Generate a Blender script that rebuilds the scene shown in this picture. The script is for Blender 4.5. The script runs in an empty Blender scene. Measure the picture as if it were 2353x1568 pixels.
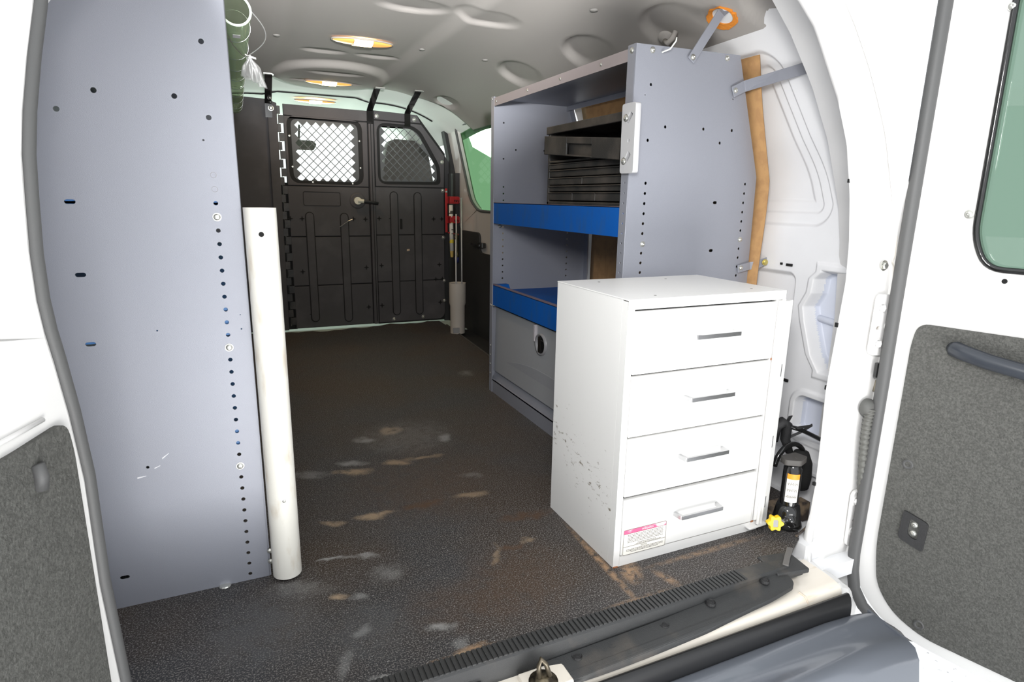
import bpy, bmesh, math, random
from mathutils import Vector, Matrix, noise
random.seed(7)
S = bpy.context.scene
COL = S.collection
# ------------------------------------------------------------------ camera
cam_d = bpy.data.cameras.new('camera'); cam = bpy.data.objects.new('camera', cam_d); COL.objects.link(cam)
R0 = ((0.91130663, -0.41141568, 0.01604292), (0.07984126, 0.21480912, 0.97338709), (0.40391287, 0.88577321, -0.22860491))
m = Matrix.Identity(4)
for i in range(3):
    m[i][0] = R0[0][i]; m[i][1] = R0[1][i]; m[i][2] = -R0[2][i]
m[2][3] = 0.80
cam.matrix_world = m
cam_d.sensor_width = 36; cam_d.sensor_fit = 'HORIZONTAL'; cam_d.lens = 1394.16 * 36 / 2353
cam_d.clip_start = 0.02; cam_d.clip_end = 200
S.camera = cam
# ------------------------------------------------------------------ world, lights, exposure
w = bpy.data.worlds.new('world'); S.world = w; w.use_nodes = True
w.node_tree.nodes['Background'].inputs[0].default_value = (0.94, 0.97, 1.0, 1)
w.node_tree.nodes['Background'].inputs[1].default_value = 1.1
def area(name, loc, target, size, power, col=(1, 1, 1), sy=None):
    d = bpy.data.lights.new(name, 'AREA'); d.energy = power; d.color = col; d.size = size
    if sy: d.shape = 'RECTANGLE'; d.size_y = sy
    o = bpy.data.objects.new(name, d); COL.objects.link(o); o.location = loc
    o.rotation_euler = (Vector(target) - Vector(loc)).to_track_quat('-Z', 'Y').to_euler()
    return o
area('flash_light', (0.02, -0.12, 1.02), (0.60, 2.6, 0.95), 0.12, 2.2, (1, 0.98, 0.95))
sf_ = area('side_fill', (-0.02, 0.02, 1.12), (1.15, 1.30, 0.62), 0.28, 4.2, (1, 0.99, 0.98)); sf_.data.spread = math.radians(85)  # added fill for the right wall and cabinet side, no visible source
sp_d = bpy.data.lights.new('ceiling_fill_spot', 'SPOT'); sp_d.energy = 420; sp_d.spot_size = math.radians(40); sp_d.spot_blend = .8; sp_d.shadow_soft_size = .04  # added spot, evens out the interior by way of the ceiling
sp_o = bpy.data.objects.new('ceiling_fill_spot', sp_d); COL.objects.link(sp_o); sp_o.location = (0.10, 0.0, 1.02)
sp_o.rotation_euler = (Vector((0.42, 1.45, 1.41)) - sp_o.location).to_track_quat('-Z', 'Y').to_euler()
area('front_fill', (0.5, 7.6, -0.1), (0.5, 4.2, 1.35), 1.6, 330, (0.86, 1, 0.9))  # added fill that brightens the cab roof through the windscreen
fb_ = area('floor_bounce_fill', (0.5, -0.75, -0.55), (0.62, 1.9, 1.4), 1.3, 18, (1, 0.99, 0.97)); fb_.data.spread = math.radians(95)  # added upward fill, stands in for light off the ground
S.view_settings.view_transform = 'Standard'; S.view_settings.look = 'None'
S.view_settings.gamma = 1; S.view_settings.use_curve_mapping = False
S.view_settings.exposure = 0.45

# ------------------------------------------------------------------ materials
def mat(name, col, rough=.5, metal=0., col2=None, nscale=20., nlo=.45, nhi=.6, bump=0., bscale=200., spec=.5, emit=None, estr=0., coat=0., detail=4, stretch=None):
    M = bpy.data.materials.new(name); M.use_nodes = True
    N = M.node_tree.nodes; L = M.node_tree.links; b = N['Principled BSDF']
    b.inputs['Base Color'].default_value = (*col, 1); b.inputs['Roughness'].default_value = rough
    b.inputs['Metallic'].default_value = metal; b.inputs['Specular IOR Level'].default_value = spec
    b.inputs['Coat Weight'].default_value = coat
    if emit: b.inputs['Emission Color'].default_value = (*emit, 1); b.inputs['Emission Strength'].default_value = estr
    tc = N.new('ShaderNodeTexCoord'); out = tc.outputs['Object']
    if stretch:
        mp = N.new('ShaderNodeMapping'); mp.inputs['Scale'].default_value = stretch; L.new(out, mp.inputs[0]); out2 = mp.outputs[0]
    else: out2 = out
    if col2:
        n = N.new('ShaderNodeTexNoise'); n.inputs['Scale'].default_value = nscale; n.inputs['Detail'].default_value = detail
        L.new(out2, n.inputs['Vector'])
        r = N.new('ShaderNodeMapRange'); r.inputs[1].default_value = nlo; r.inputs[2].default_value = nhi
        L.new(n.outputs['Fac'], r.inputs[0])
        x = N.new('ShaderNodeMix'); x.data_type = 'RGBA'; x.inputs[6].default_value = (*col, 1); x.inputs[7].default_value = (*col2, 1)
        L.new(r.outputs[0], x.inputs[0]); L.new(x.outputs[2], b.inputs['Base Color'])
    if bump:
        n2 = N.new('ShaderNodeTexNoise'); n2.inputs['Scale'].default_value = bscale; n2.inputs['Detail'].default_value = 3
        L.new(out, n2.inputs['Vector'])
        bp = N.new('ShaderNodeBump'); bp.inputs['Strength'].default_value = bump; bp.inputs['Distance'].default_value = .002
        L.new(n2.outputs['Fac'], bp.inputs['Height']); L.new(bp.outputs[0], b.inputs['Normal'])
    return M
def glassmat(name, col, gloss=.1, rough=.02, dcol=None, dfac=0.):
    M = bpy.data.materials.new(name); M.use_nodes = True
    N = M.node_tree.nodes; L = M.node_tree.links; N.remove(N['Principled BSDF'])
    t = N.new('ShaderNodeBsdfTransparent'); t.inputs[0].default_value = (*col, 1)
    g = N.new('ShaderNodeBsdfGlossy'); g.inputs['Roughness'].default_value = rough
    mx = N.new('ShaderNodeMixShader'); mx.inputs[0].default_value = gloss
    L.new(t.outputs[0], mx.inputs[1]); L.new(g.outputs[0], mx.inputs[2]); last_ = mx
    if dcol:   # milky scatter of the plastic itself
        df = N.new('ShaderNodeBsdfDiffuse'); df.inputs[0].default_value = (*dcol, 1); tl_ = N.new('ShaderNodeBsdfTranslucent'); tl_.inputs[0].default_value = (*dcol, 1)
        a_ = N.new('ShaderNodeMixShader'); a_.inputs[0].default_value = .5; L.new(df.outputs[0], a_.inputs[1]); L.new(tl_.outputs[0], a_.inputs[2])
        b_ = N.new('ShaderNodeMixShader'); b_.inputs[0].default_value = dfac; L.new(mx.outputs[0], b_.inputs[1]); L.new(a_.outputs[0], b_.inputs[2]); last_ = b_
    L.new(last_.outputs[0], N['Material Output'].inputs[0])
    return M
white_paint = mat('white_paint', (.72, .712, .70), .28, coat=.3)
white_wall = mat('white_wall', (.82, .82, .83), .42, col2=(.78, .78, .79), nscale=3)
skin_grey = mat('skin_grey', (.62, .65, .74), .5)
grey_metal = mat('grey_metal', (.265, .275, .315), .42, metal=.2, col2=(.28, .29, .33), nscale=900, nlo=.3, nhi=.7, bump=.12, bscale=900)
grey_edge = mat('grey_edge', (.40, .38, .40), .5)
blue_metal = mat('blue_metal', (.003, .09, .38), .55, spec=.25, col2=(.02, .09, .27), nscale=9, nlo=.5, nhi=.75, stretch=(1, 4, 1))
dust_edge = mat('dust_edge', (.17, .13, .17), .7)
headliner_m = mat('headliner_fabric', (.39, .368, .345), .95, bump=.35, bscale=1200, spec=.1)
cab_liner_m = mat('cab_liner_fabric', (.84, .88, .84), .95, spec=.1)  # lining lightened towards mint to carry windscreen daylight
black_plastic = mat('black_plastic', (.022, .022, .023), .55, bump=.5, bscale=700)
black_case = mat('black_case', (.018, .018, .018), .5, col2=(.06, .052, .045), nscale=14, nlo=.42, nhi=.75, bump=.2, bscale=400)
black_gloss = mat('black_gloss', (.008, .008, .008), .12, coat=.5)
black_rubber = mat('black_rubber', (.085, .085, .085), .55, bump=.1, bscale=600)
dark_void = mat('dark_void', (.004, .004, .004), .9)
part_panel = mat('bulkhead_plastic', (.064, .060, .064), .62, col2=(.095, .09, .094), nscale=7, nlo=.5, nhi=.85, bump=.6, bscale=900)
mesh_plate = mat('mesh_plate_grey', (.075, .08, .085), .6, bump=.3, bscale=900)
groove_m = mat('groove_black', (.006, .006, .006), .8)
carpet_m = mat('door_trim_textured', (.055, .055, .05), .75, col2=(.10, .10, .092), nscale=260, nlo=.35, nhi=.7, bump=1.0, bscale=320, detail=2)
chrome = mat('chrome', (.55, .55, .56), .24, metal=1)
zinc = mat('zinc_bolt', (.62, .62, .58), .3, metal=.9)
brass = mat('yellow_zinc', (.62, .52, .18), .35, metal=.8)
red_paint = mat('red_paint', (.42, .012, .015), .4)
yellow_p = mat('yellow_plastic', (.85, .56, .0), .4)
orange_foam = mat('orange_foam', (.75, .26, .03), .95, bump=1, bscale=150)
cardboard_m = mat('cardboard', (.42, .24, .10), .85, col2=(.36, .20, .085), nscale=30, bump=.1)
pvc_m = mat('pvc_offwhite', (.74, .72, .66), .4, col2=(.52, .44, .34), nscale=12, nlo=.55, nhi=.82, stretch=(3, 3, 1))
pvc_grey = mat('pvc_beige', (.50, .46, .41), .5)
sill_cream = mat('sill_cream', (.80, .74, .65), .3, col2=(.62, .50, .36), nscale=14, nlo=.62, nhi=.8, coat=.3, stretch=(.6, 3, 3))
bumper_m = mat('bumper_grey', (.17, .185, .215), .28, metal=.3, coat=.4)
strip_m = mat('bumper_strip', (.012, .012, .013), .35)
trim_black = mat('trim_black', (.030, .031, .032), .5, col2=(.10, .085, .07), nscale=12, nlo=.55, nhi=.85, bump=.4, bscale=700)
sticker_w = mat('sticker_white', (.78, .76, .70), .5)
sticker_p = mat('sticker_pink', (.72, .10, .22), .5, col2=(.85, .55, .58), nscale=30, nlo=.48, nhi=.6)
ink = mat('ink', (.10, .09, .08), .7)
orange_l = mat('orange_label', (.85, .30, .02), .5)
ground_m = mat('studio_floor', (.80, .80, .80), .6, col2=(.35, .32, .32), nscale=60, nlo=.68, nhi=.74)
brown_seat = mat('seat_vinyl', (.05, .045, .04), .7)
glass_clear = glassmat('windscreen_glass', (.95, .98, .955), .03)
glass_green = glassmat('tinted_glass', (.46, .56, .49), .05)
glass_dark = glassmat('dark_tinted_glass', (.36, .52, .36), .03)
tube_clear = glassmat('clear_green_tube', (.90, .94, .86), .10, .08, (.42, .52, .36), .22)
bag_m = glassmat('plastic_bag', (.92, .92, .92), .12, .25, (.8, .8, .8), .35)
lamp_hot = mat('lamp_lens_hot', (1, .8, .5), .5, emit=(1, .72, .36), estr=9)
lamp_warm = mat('lamp_lens_warm', (.75, .35, .10), .35, emit=(1, .36, .08), estr=.75)
lamp_cool = mat('lamp_lens_off', (.55, .5, .45), .3)
softbox_m = mat('softbox_diffuser', (1, 1, 1), .9, emit=(1, 1, 1), estr=30)

# cabinet paint with dirt and rust on its own shape
def cabinet_mat():
    M = mat('cabinet_white', (.71, .705, .69), .38)
    N = M.node_tree.nodes; L = M.node_tree.links; b = N['Principled BSDF']
    tc = N.new('ShaderNodeTexCoord'); sp = N.new('ShaderNodeSeparateXYZ'); L.new(tc.outputs['Object'], sp.inputs[0])
    n = N.new('ShaderNodeTexNoise'); n.inputs['Scale'].default_value = 55; n.inputs['Detail'].default_value = 6; n.inputs['Roughness'].default_value = .75
    mp = N.new('ShaderNodeMapping'); mp.inputs['Scale'].default_value = (1, .6, 1.3); L.new(tc.outputs['Object'], mp.inputs[0]); L.new(mp.outputs[0], n.inputs['Vector'])
    # band: dirt lies on the side panel between z .05 and .33 (object z), strongest along a falling line
    ad = N.new('ShaderNodeMath'); ad.operation = 'MULTIPLY_ADD'; L.new(sp.outputs['Y'], ad.inputs[0]); ad.inputs[1].default_value = -.35; L.new(sp.outputs['Z'], ad.inputs[2])
    r1 = N.new('ShaderNodeMapRange'); r1.inputs[1].default_value = .02; r1.inputs[2].default_value = .13; r1.inputs[3].default_value = .0; r1.inputs[4].default_value = .1; L.new(ad.outputs[0], r1.inputs[0])
    r2 = N.new('ShaderNodeMapRange'); r2.inputs[1].default_value = .13; r2.inputs[2].default_value = .32; r2.inputs[3].default_value = .1; r2.inputs[4].default_value = -.08; L.new(ad.outputs[0], r2.inputs[0])
    mn = N.new('ShaderNodeMath'); mn.operation = 'MINIMUM'; L.new(r1.outputs[0], mn.inputs[0]); L.new(r2.outputs[0], mn.inputs[1])
    lx = N.new('ShaderNodeMapRange'); lx.inputs[1].default_value = .003; lx.inputs[2].default_value = .012; lx.inputs[3].default_value = 0; lx.inputs[4].default_value = -.25; L.new(sp.outputs['X'], lx.inputs[0])
    a2 = N.new('ShaderNodeMath'); L.new(n.outputs['Fac'], a2.inputs[0]); L.new(mn.outputs[0], a2.inputs[1])
    a3 = N.new('ShaderNodeMath'); L.new(a2.outputs[0], a3.inputs[0]); L.new(lx.outputs[0], a3.inputs[1])
    r3 = N.new('ShaderNodeMapRange'); r3.inputs[1].default_value = .655; r3.inputs[2].default_value = .73; L.new(a3.outputs[0], r3.inputs[0])
    x = N.new('ShaderNodeMix'); x.data_type = 'RGBA'; x.inputs[6].default_value = (.71, .705, .69, 1); x.inputs[7].default_value = (.16, .13, .09, 1)
    L.new(r3.outputs[0], x.inputs[0]); L.new(x.outputs[2], b.inputs['Base Color'])
    return M
cab_white = cabinet_mat()
cab_plain = mat('cabinet_white_plain', (.71, .705, .69), .38)
rust_m = mat('rust', (.30, .12, .05), .9)

def floor_mat():
    M = mat('rubber_mat', (.03, .03, .03), .58, spec=.4)
    N = M.node_tree.nodes; L = M.node_tree.links; b = N['Principled BSDF']
    tc = N.new('ShaderNodeTexCoord'); O = tc.outputs['Object']
    def noi(s, d=4, st=(1, 1, 1), off=(0, 0, 0)):
        mp = N.new('ShaderNodeMapping'); mp.inputs['Scale'].default_value = st; mp.inputs['Location'].default_value = off; L.new(O, mp.inputs[0])
        n = N.new('ShaderNodeTexNoise'); n.inputs['Scale'].default_value = s; n.inputs['Detail'].default_value = d; L.new(mp.outputs[0], n.inputs['Vector']); return n.outputs['Fac']
    def rng(v, a, c, lo=0., hi=1.):
        r = N.new('ShaderNodeMapRange'); r.inputs[1].default_value = a; r.inputs[2].default_value = c; r.inputs[3].default_value = lo; r.inputs[4].default_value = hi; L.new(v, r.inputs[0]); return r.outputs[0]
    def mix(f, a, c):
        x = N.new('ShaderNodeMix'); x.data_type = 'RGBA'; L.new(f, x.inputs[0])
        for k, v in ((6, a), (7, c)):
            if isinstance(v, tuple): x.inputs[k].default_value = (*v, 1)
            else: L.new(v, x.inputs[k])
        return x.outputs[2]
    def mul(a, c):
        q = N.new('ShaderNodeMath'); q.operation = 'MULTIPLY'; L.new(a, q.inputs[0])
        if isinstance(c, float): q.inputs[1].default_value = c
        else: L.new(c, q.inputs[1])
        return q.outputs[0]
    def mx(a, c):
        q = N.new('ShaderNodeMath'); q.operation = 'MAXIMUM'; L.new(a, q.inputs[0]); L.new(c, q.inputs[1]); return q.outputs[0]
    base = mix(rng(noi(2.2, 4), .42, .60), (.026, .026, .029), (.036, .023, .015))
    base = mix(rng(noi(340, 2), .50, .64), base, (.17, .16, .15))
    base = mix(rng(noi(300, 1, off=(3, 1, 0)), .68, .76), base, (.38, .38, .38))
    # dust scuffs, worn patches and near-floor sheen painted as a grey tint: (x, y, half length, half width, angle, tint, strength)
    TINT = {'w': (.36, .36, .35), 't': (.42, .31, .20), 'b': (.085, .048, .028), 'g': (.085, .088, .092)}
    brk = rng(noi(34, 5), .25, .6)
    nv = N.new('ShaderNodeTexNoise'); nv.inputs['Scale'].default_value = 16; nv.inputs['Detail'].default_value = 3; L.new(O, nv.inputs['Vector'])
    sb_ = N.new('ShaderNodeVectorMath'); sb_.operation = 'SUBTRACT'; L.new(nv.outputs['Color'], sb_.inputs[0]); sb_.inputs[1].default_value = (.5, .5, .5)
    sc_ = N.new('ShaderNodeVectorMath'); sc_.operation = 'SCALE'; L.new(sb_.outputs[0], sc_.inputs[0]); sc_.inputs['Scale'].default_value = .055
    wv_ = N.new('ShaderNodeVectorMath'); L.new(O, wv_.inputs[0]); L.new(sc_.outputs[0], wv_.inputs[1]); WO = wv_.outputs[0]
    for (x, y, a, c, ang, tn, s) in [(0.343, 1.943, 0.036, 0.038, -0.39, 'w', 0.5),
        (0.446, 1.996, 0.048, 0.044, -0.38, 't', 0.5),
        (0.273, 1.773, 0.046, 0.024, -0.39, 'w', 0.55),
        (0.269, 1.709, 0.049, 0.027, -0.39, 't', 0.7),
        (0.401, 1.725, 0.037, 0.02, -0.39, 't', 0.7),
        (0.484, 1.73, 0.057, 0.015, -0.39, 't', 0.55),
        (0.147, 1.738, 0.057, 0.029, -0.39, 'w', 0.35),
        (0.541, 1.445, 0.046, 0.018, -0.39, 't', 0.5),
        (0.4, 1.437, 0.061, 0.022, -0.39, 'b', 0.9),
        (0.271, 1.433, 0.047, 0.019, -0.4, 't', 0.75),
        (0.166, 1.436, 0.03, 0.016, -0.4, 't', 0.5),
        (0.634, 1.28, 0.063, 0.022, -0.4, 'b', 0.8),
        (0.151, 1.276, 0.041, 0.008, -0.4, 'w', 0.7),
        (0.22, 1.263, 0.024, 0.015, -0.4, 'w', 0.5),
        (0.138, 1.139, 0.019, 0.016, -0.4, 't', 0.75),
        (0.174, 1.118, 0.022, 0.016, -0.4, 'w', 0.4),
        (0.164, 1.017, 0.02, 0.018, -0.4, 'w', 0.5),
        (0.304, 0.972, 0.026, 0.014, -0.4, 'w', 0.75),
        (0.322, 0.884, 0.022, 0.008, -0.41, 't', 0.9),
        (0.183, 0.877, 0.021, 0.009, -0.41, 'w', 0.8),
        (0.115, 0.939, 0.016, 0.046, -0.41, 'w', 0.25),
        (0.491, 1.143, 0.01, 0.06, -0.4, 't', 0.4),
        (0.483, 1.921, 0.171, 0.187, -0.38, 'w', 0.16),
        (0.602, 1.856, 0.026, 0.045, -0.39, 'w', 0.5),
        (0.537, 1.168, 0.029, 0.014, -0.4, 'b', 0.8),
        (0.584, 1.17, 0.018, 0.015, -0.4, 't', 0.35),
        (0.243, 1.178, 0.04, 0.036, -0.4, 'w', 0.25),
        (0.496, 1.042, 0.131, 0.164, -0.4, 'b', 0.35),
        (0.43, 1.567, 0.218, 0.286, -0.39, 'b', 0.3),
        (0.349, 1.017, 0.123, 0.1, -0.4, 'b', 0.25),
        (0.063, 1.198, 0.063, 0.034, -0.4, 'w', 0.2),
        (-0.012, 1.094, 0.114, 0.129, -0.4, 'g', 0.5),
        (0.177, 1.013, 0.086, 0.105, -0.4, 'g', 0.4),
        (0.328, 0.913, 0.014, 0.026, -0.4, 'w', 0.3),
        (0.582, 1.555, 0.031, 0.028, -0.39, 'w', 0.2),
        (0.939, 2.574, 0.043, 0.056, -0.37, 'w', 0.3)]:
        mp = N.new('ShaderNodeMapping'); mp.vector_type = 'TEXTURE'; mp.inputs['Location'].default_value = (x, y, 0); mp.inputs['Rotation'].default_value = (0, 0, ang + (.3 if a > 2 * c else 0)); mp.inputs['Scale'].default_value = (a * (1.35 if a > 1.5 * c else 1.1), c, .2)
        L.new(WO, mp.inputs[0]); g = N.new('ShaderNodeTexGradient'); g.gradient_type = 'SPHERICAL'; L.new(mp.outputs[0], g.inputs[0])
        base = mix(mul(rng(mul(g.outputs['Fac'], brk), 0, .5), s * 1.0), base, TINT[tn])
    # sandy dirt beside the cabinet and along the threshold
    dd = None
    for (x, y, a, c, ang, s) in [(.70, 1.03, .012, .20, -.04, .9), (.74, .97, .03, .05, -.5, .9), (.80, .92, .015, .05, .3, .6), (.70, .885, .10, .012, 0, .6), (.34, .89, .05, .012, .05, .8), (.27, .88, .03, .012, 0, .8), (.95, .97, .2, .012, 0, .5)]:
        mp = N.new('ShaderNodeMapping'); mp.vector_type = 'TEXTURE'; mp.inputs['Location'].default_value = (x, y, 0); mp.inputs['Rotation'].default_value = (0, 0, ang); mp.inputs['Scale'].default_value = (a, c, .2)
        L.new(O, mp.inputs[0]); g = N.new('ShaderNodeTexGradient'); g.gradient_type = 'SPHERICAL'; L.new(mp.outputs[0], g.inputs[0])
        v = mul(g.outputs['Fac'], s); dd = v if dd is None else mx(dd, v)
    base = mix(mul(dd, rng(noi(60, 4), .35, .55)), base, (.40, .25, .14))
    L.new(base, b.inputs['Base Color'])
    n2 = N.new('ShaderNodeTexNoise'); n2.inputs['Scale'].default_value = 420; L.new(O, n2.inputs['Vector'])
    bp = N.new('ShaderNodeBump'); bp.inputs['Strength'].default_value = .8; bp.inputs['Distance'].default_value = .002
    L.new(n2.outputs['Fac'], bp.inputs['Height']); L.new(bp.outputs[0], b.inputs['Normal'])
    return M
floor_m = floor_mat()

# ------------------------------------------------------------------ helpers
OFF = {}
def T(name, label, cat, loc=(0, 0, 0), rz=0., group=None, kind=None, local=False):
    o = bpy.data.objects.new(name, None); COL.objects.link(o); o.location = loc; o.rotation_euler = (0, 0, rz)
    o.empty_display_size = .05
    if label: o['label'] = label
    if cat: o['category'] = cat
    if group: o['group'] = group
    if kind: o['kind'] = kind
    OFF[o.name] = Vector((0, 0, 0)) if local else Vector(loc)
    return o
class B:
    def __init__(s): s.bm = bmesh.new()
    def box(s, x0, x1, y0, y1, z0, z1):
        vs = [s.bm.verts.new((x, y, z)) for x in (x0, x1) for y in (y0, y1) for z in (z0, z1)]
        for f in ((0, 1, 3, 2), (4, 6, 7, 5), (0, 4, 5, 1), (2, 3, 7, 6), (0, 2, 6, 4), (1, 5, 7, 3)): s.bm.faces.new([vs[i] for i in f])
        return s
    def cyl(s, p0, p1, r, r2=None, seg=20, caps=True):
        p0, p1 = Vector(p0), Vector(p1); r2 = r if r2 is None else r2
        q = (p1 - p0).to_track_quat('Z', 'Y'); a = []; c = []
        for i in range(seg):
            t = 2 * math.pi * i / seg; v = Vector((math.cos(t), math.sin(t), 0))
            a.append(s.bm.verts.new(p0 + q @ (v * r))); c.append(s.bm.verts.new(p1 + q @ (v * r2)))
        for i in range(seg): j = (i + 1) % seg; s.bm.faces.new((a[i], a[j], c[j], c[i]))
        if caps: s.bm.faces.new(a[::-1]); s.bm.faces.new(c)
        return s
    def tube(s, pts, r, seg=10, closed=False, flat=1.):
        pts = [Vector(p) for p in pts]; n = len(pts); rings = []; up = None
        for i, p in enumerate(pts):
            if closed: d = pts[(i + 1) % n] - pts[i - 1]
            else: d = pts[min(i + 1, n - 1)] - pts[max(i - 1, 0)]
            d.normalize()
            if up is None: up = d.orthogonal().normalized()
            up = (up - d * up.dot(d)).normalized(); sd = d.cross(up); rr = r[i] if isinstance(r, (list, tuple)) else r
            rings.append([s.bm.verts.new(p + (up * math.cos(2 * math.pi * k / seg) * flat + sd * math.sin(2 * math.pi * k / seg)) * rr) for k in range(seg)])
        for i in range(n if closed else n - 1):
            a, c = rings[i], rings[(i + 1) % n]
            for k in range(seg): s.bm.faces.new((a[k], a[(k + 1) % seg], c[(k + 1) % seg], c[k]))
        if not closed: s.bm.faces.new(rings[0][::-1]); s.bm.faces.new(rings[-1])
        return s
    def lathe(s, prof, c=(0, 0, 0), seg=28, axis=(0, 0, 1)):
        q = Vector(axis).to_track_quat('Z', 'Y'); c = Vector(c); rings = []
        for r, z in prof:
            rings.append([s.bm.verts.new(c + q @ Vector((r * math.cos(2 * math.pi * k / seg), r * math.sin(2 * math.pi * k / seg), z))) for k in range(seg)])
        for a, d in zip(rings, rings[1:]):
            for k in range(seg): s.bm.faces.new((a[k], a[(k + 1) % seg], d[(k + 1) % seg], d[k]))
        return s
    def prism(s, poly, f0, f1):
        a = [s.bm.verts.new(f0(*p)) for p in poly]; c = [s.bm.verts.new(f1(*p)) for p in poly]; n = len(poly)
        s.bm.faces.new(a); s.bm.faces.new(c[::-1])
        for i in range(n): j = (i + 1) % n; s.bm.faces.new((a[j], a[i], c[i], c[j]))
        return s
    def ribbon(s, pts, wd, th):
        """flat strap: pts, list of width vectors, thickness vector list"""
        prev = None
        for p, wv, tv in zip(pts, wd, th):
            p, wv, tv = Vector(p), Vector(wv), Vector(tv)
            r = [s.bm.verts.new(p + a * wv / 2 + b * tv / 2) for a, b in ((-1, -1), (1, -1), (1, 1), (-1, 1))]
            if prev:
                for k in range(4): s.bm.faces.new((prev[k], prev[(k + 1) % 4], r[(k + 1) % 4], r[k]))
            else: s.bm.faces.new(r[::-1])
            prev = r
        s.bm.faces.new(prev); return s
def grid(nu, nv, f, closed_u=False):
    b = B(); V = [[b.bm.verts.new(f(i / (nu - 1), j / (nv - 1))) for j in range(nv)] for i in range(nu)]
    for i in range(nu - 1):
        for j in range(nv - 1): b.bm.faces.new((V[i][j], V[i + 1][j], V[i + 1][j + 1], V[i][j + 1]))
    return b
def P(name, b, mt, parent=None, label=None, smooth=False, bevel=0., loc=None, kind=None, cat=None, group=None, raw=False, norm=True):
    if isinstance(b, B):
        me = bpy.data.meshes.new(name)
        if norm: bmesh.ops.recalc_face_normals(b.bm, faces=b.bm.faces)
        b.bm.to_mesh(me); b.bm.free()
    else: me = b
    if not raw and me.users == 0 and parent is not None:
        off = OFF.get(parent.name, Vector((0, 0, 0)))
        if off.length: me.transform(Matrix.Translation(-off))
    o = bpy.data.objects.new(name, me); COL.objects.link(o)
    if not me.materials and mt: me.materials.append(mt)
    if parent: o.parent = parent; OFF[o.name] = OFF.get(parent.name, Vector((0, 0, 0)))
    if loc: o.location = loc
    if smooth:
        for p in me.polygons: p.use_smooth = True
    if bevel:
        md = o.modifiers.new('bevel', 'BEVEL'); md.width = bevel; md.segments = 2; md.limit_method = 'ANGLE'; md.angle_limit = .6
    for k, v in (('label', label), ('kind', kind), ('category', cat), ('group', group)):
        if v: o[k] = v
    return o
def smooth_by_angle(o, ang=.6):
    me = o.data
    for p in me.polygons: p.use_smooth = True
    bm = bmesh.new(); bm.from_mesh(me)
    for e in bm.edges:
        if len(e.link_faces) == 2 and e.calc_face_angle(0) > ang: e.smooth = False
    bm.to_mesh(me); bm.free(); return o
def plate(outline, holes, th, fmap):
    """flat plate with real holes; fmap(u,v,w) -> xyz, w in [-th/2, th/2]"""
    c = bpy.data.curves.new('c', 'CURVE'); c.dimensions = '2D'; c.fill_mode = 'BOTH'; c.extrude = th / 2
    for pl in [outline] + holes:
        sp = c.splines.new('POLY'); sp.points.add(len(pl) - 1); sp.use_cyclic_u = True
        for q, (u, v) in zip(sp.points, pl): q.co = (u, v, 0, 1)
    o = bpy.data.objects.new('c', c); COL.objects.link(o)
    me = bpy.data.meshes.new_from_object(o.evaluated_get(bpy.context.evaluated_depsgraph_get()))
    bpy.data.objects.remove(o); bpy.data.curves.remove(c)
    for v in me.vertices: v.co = fmap(*v.co)
    me.materials.clear()
    b = B(); b.bm.from_mesh(me); bpy.data.meshes.remove(me)
    bmesh.ops.remove_doubles(b.bm, verts=b.bm.verts, dist=1e-5)
    return b
def circ(u, v, r, n=10): return [(u + r * math.cos(2 * math.pi * k / n), v + r * math.sin(2 * math.pi * k / n)) for k in range(n)]
def slot(u, v, a, c, n=6):
    """horizontal slot: half length a, half height c"""
    L = []
    for k in range(n + 1): t = -math.pi / 2 + math.pi * k / n; L.append((u + a - c + c * math.cos(t), v + c * math.sin(t)))
    for k in range(n + 1): t = math.pi / 2 + math.pi * k / n; L.append((u - a + c + c * math.cos(t), v + c * math.sin(t)))
    return L
def stadium_v(u, z0, z1, r, n=8):
    L = [(u + r * math.cos(math.pi * k / n), z1 - r + r * math.sin(math.pi * k / n)) for k in range(n + 1)]
    return L + [(u - r * math.cos(math.pi * k / n), z0 + r - r * math.sin(math.pi * k / n)) for k in range(n + 1)]
def rpoly(pts, r, n=5):
    out = []; N = len(pts)
    for i in range(N):
        p = Vector(pts[i]); a = (Vector(pts[i - 1]) - p); c = (Vector(pts[(i + 1) % N]) - p)
        rr = r[i] if isinstance(r, (list, tuple)) else r
        rr = min(rr, a.length * .45, c.length * .45)
        if rr < 1e-4: out.append(tuple(p)); continue
        A = p + a.normalized() * rr; Cc = p + c.normalized() * rr
        for k in range(n + 1):
            t = k / n; q = A.lerp(p, t).lerp(p.lerp(Cc, t), t); out.append(tuple(q))
    return out
def text_mesh(s, size, fmap):
    c = bpy.data.curves.new('t', 'FONT'); c.body = s; c.size = size; c.align_x = 'CENTER'
    o = bpy.data.objects.new('t', c); COL.objects.link(o)
    me = bpy.data.meshes.new_from_object(o.evaluated_get(bpy.context.evaluated_depsgraph_get()))
    bpy.data.objects.remove(o); bpy.data.curves.remove(c)
    for v in me.vertices: v.co = fmap(*v.co)
    me.materials.clear(); return me
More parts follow.
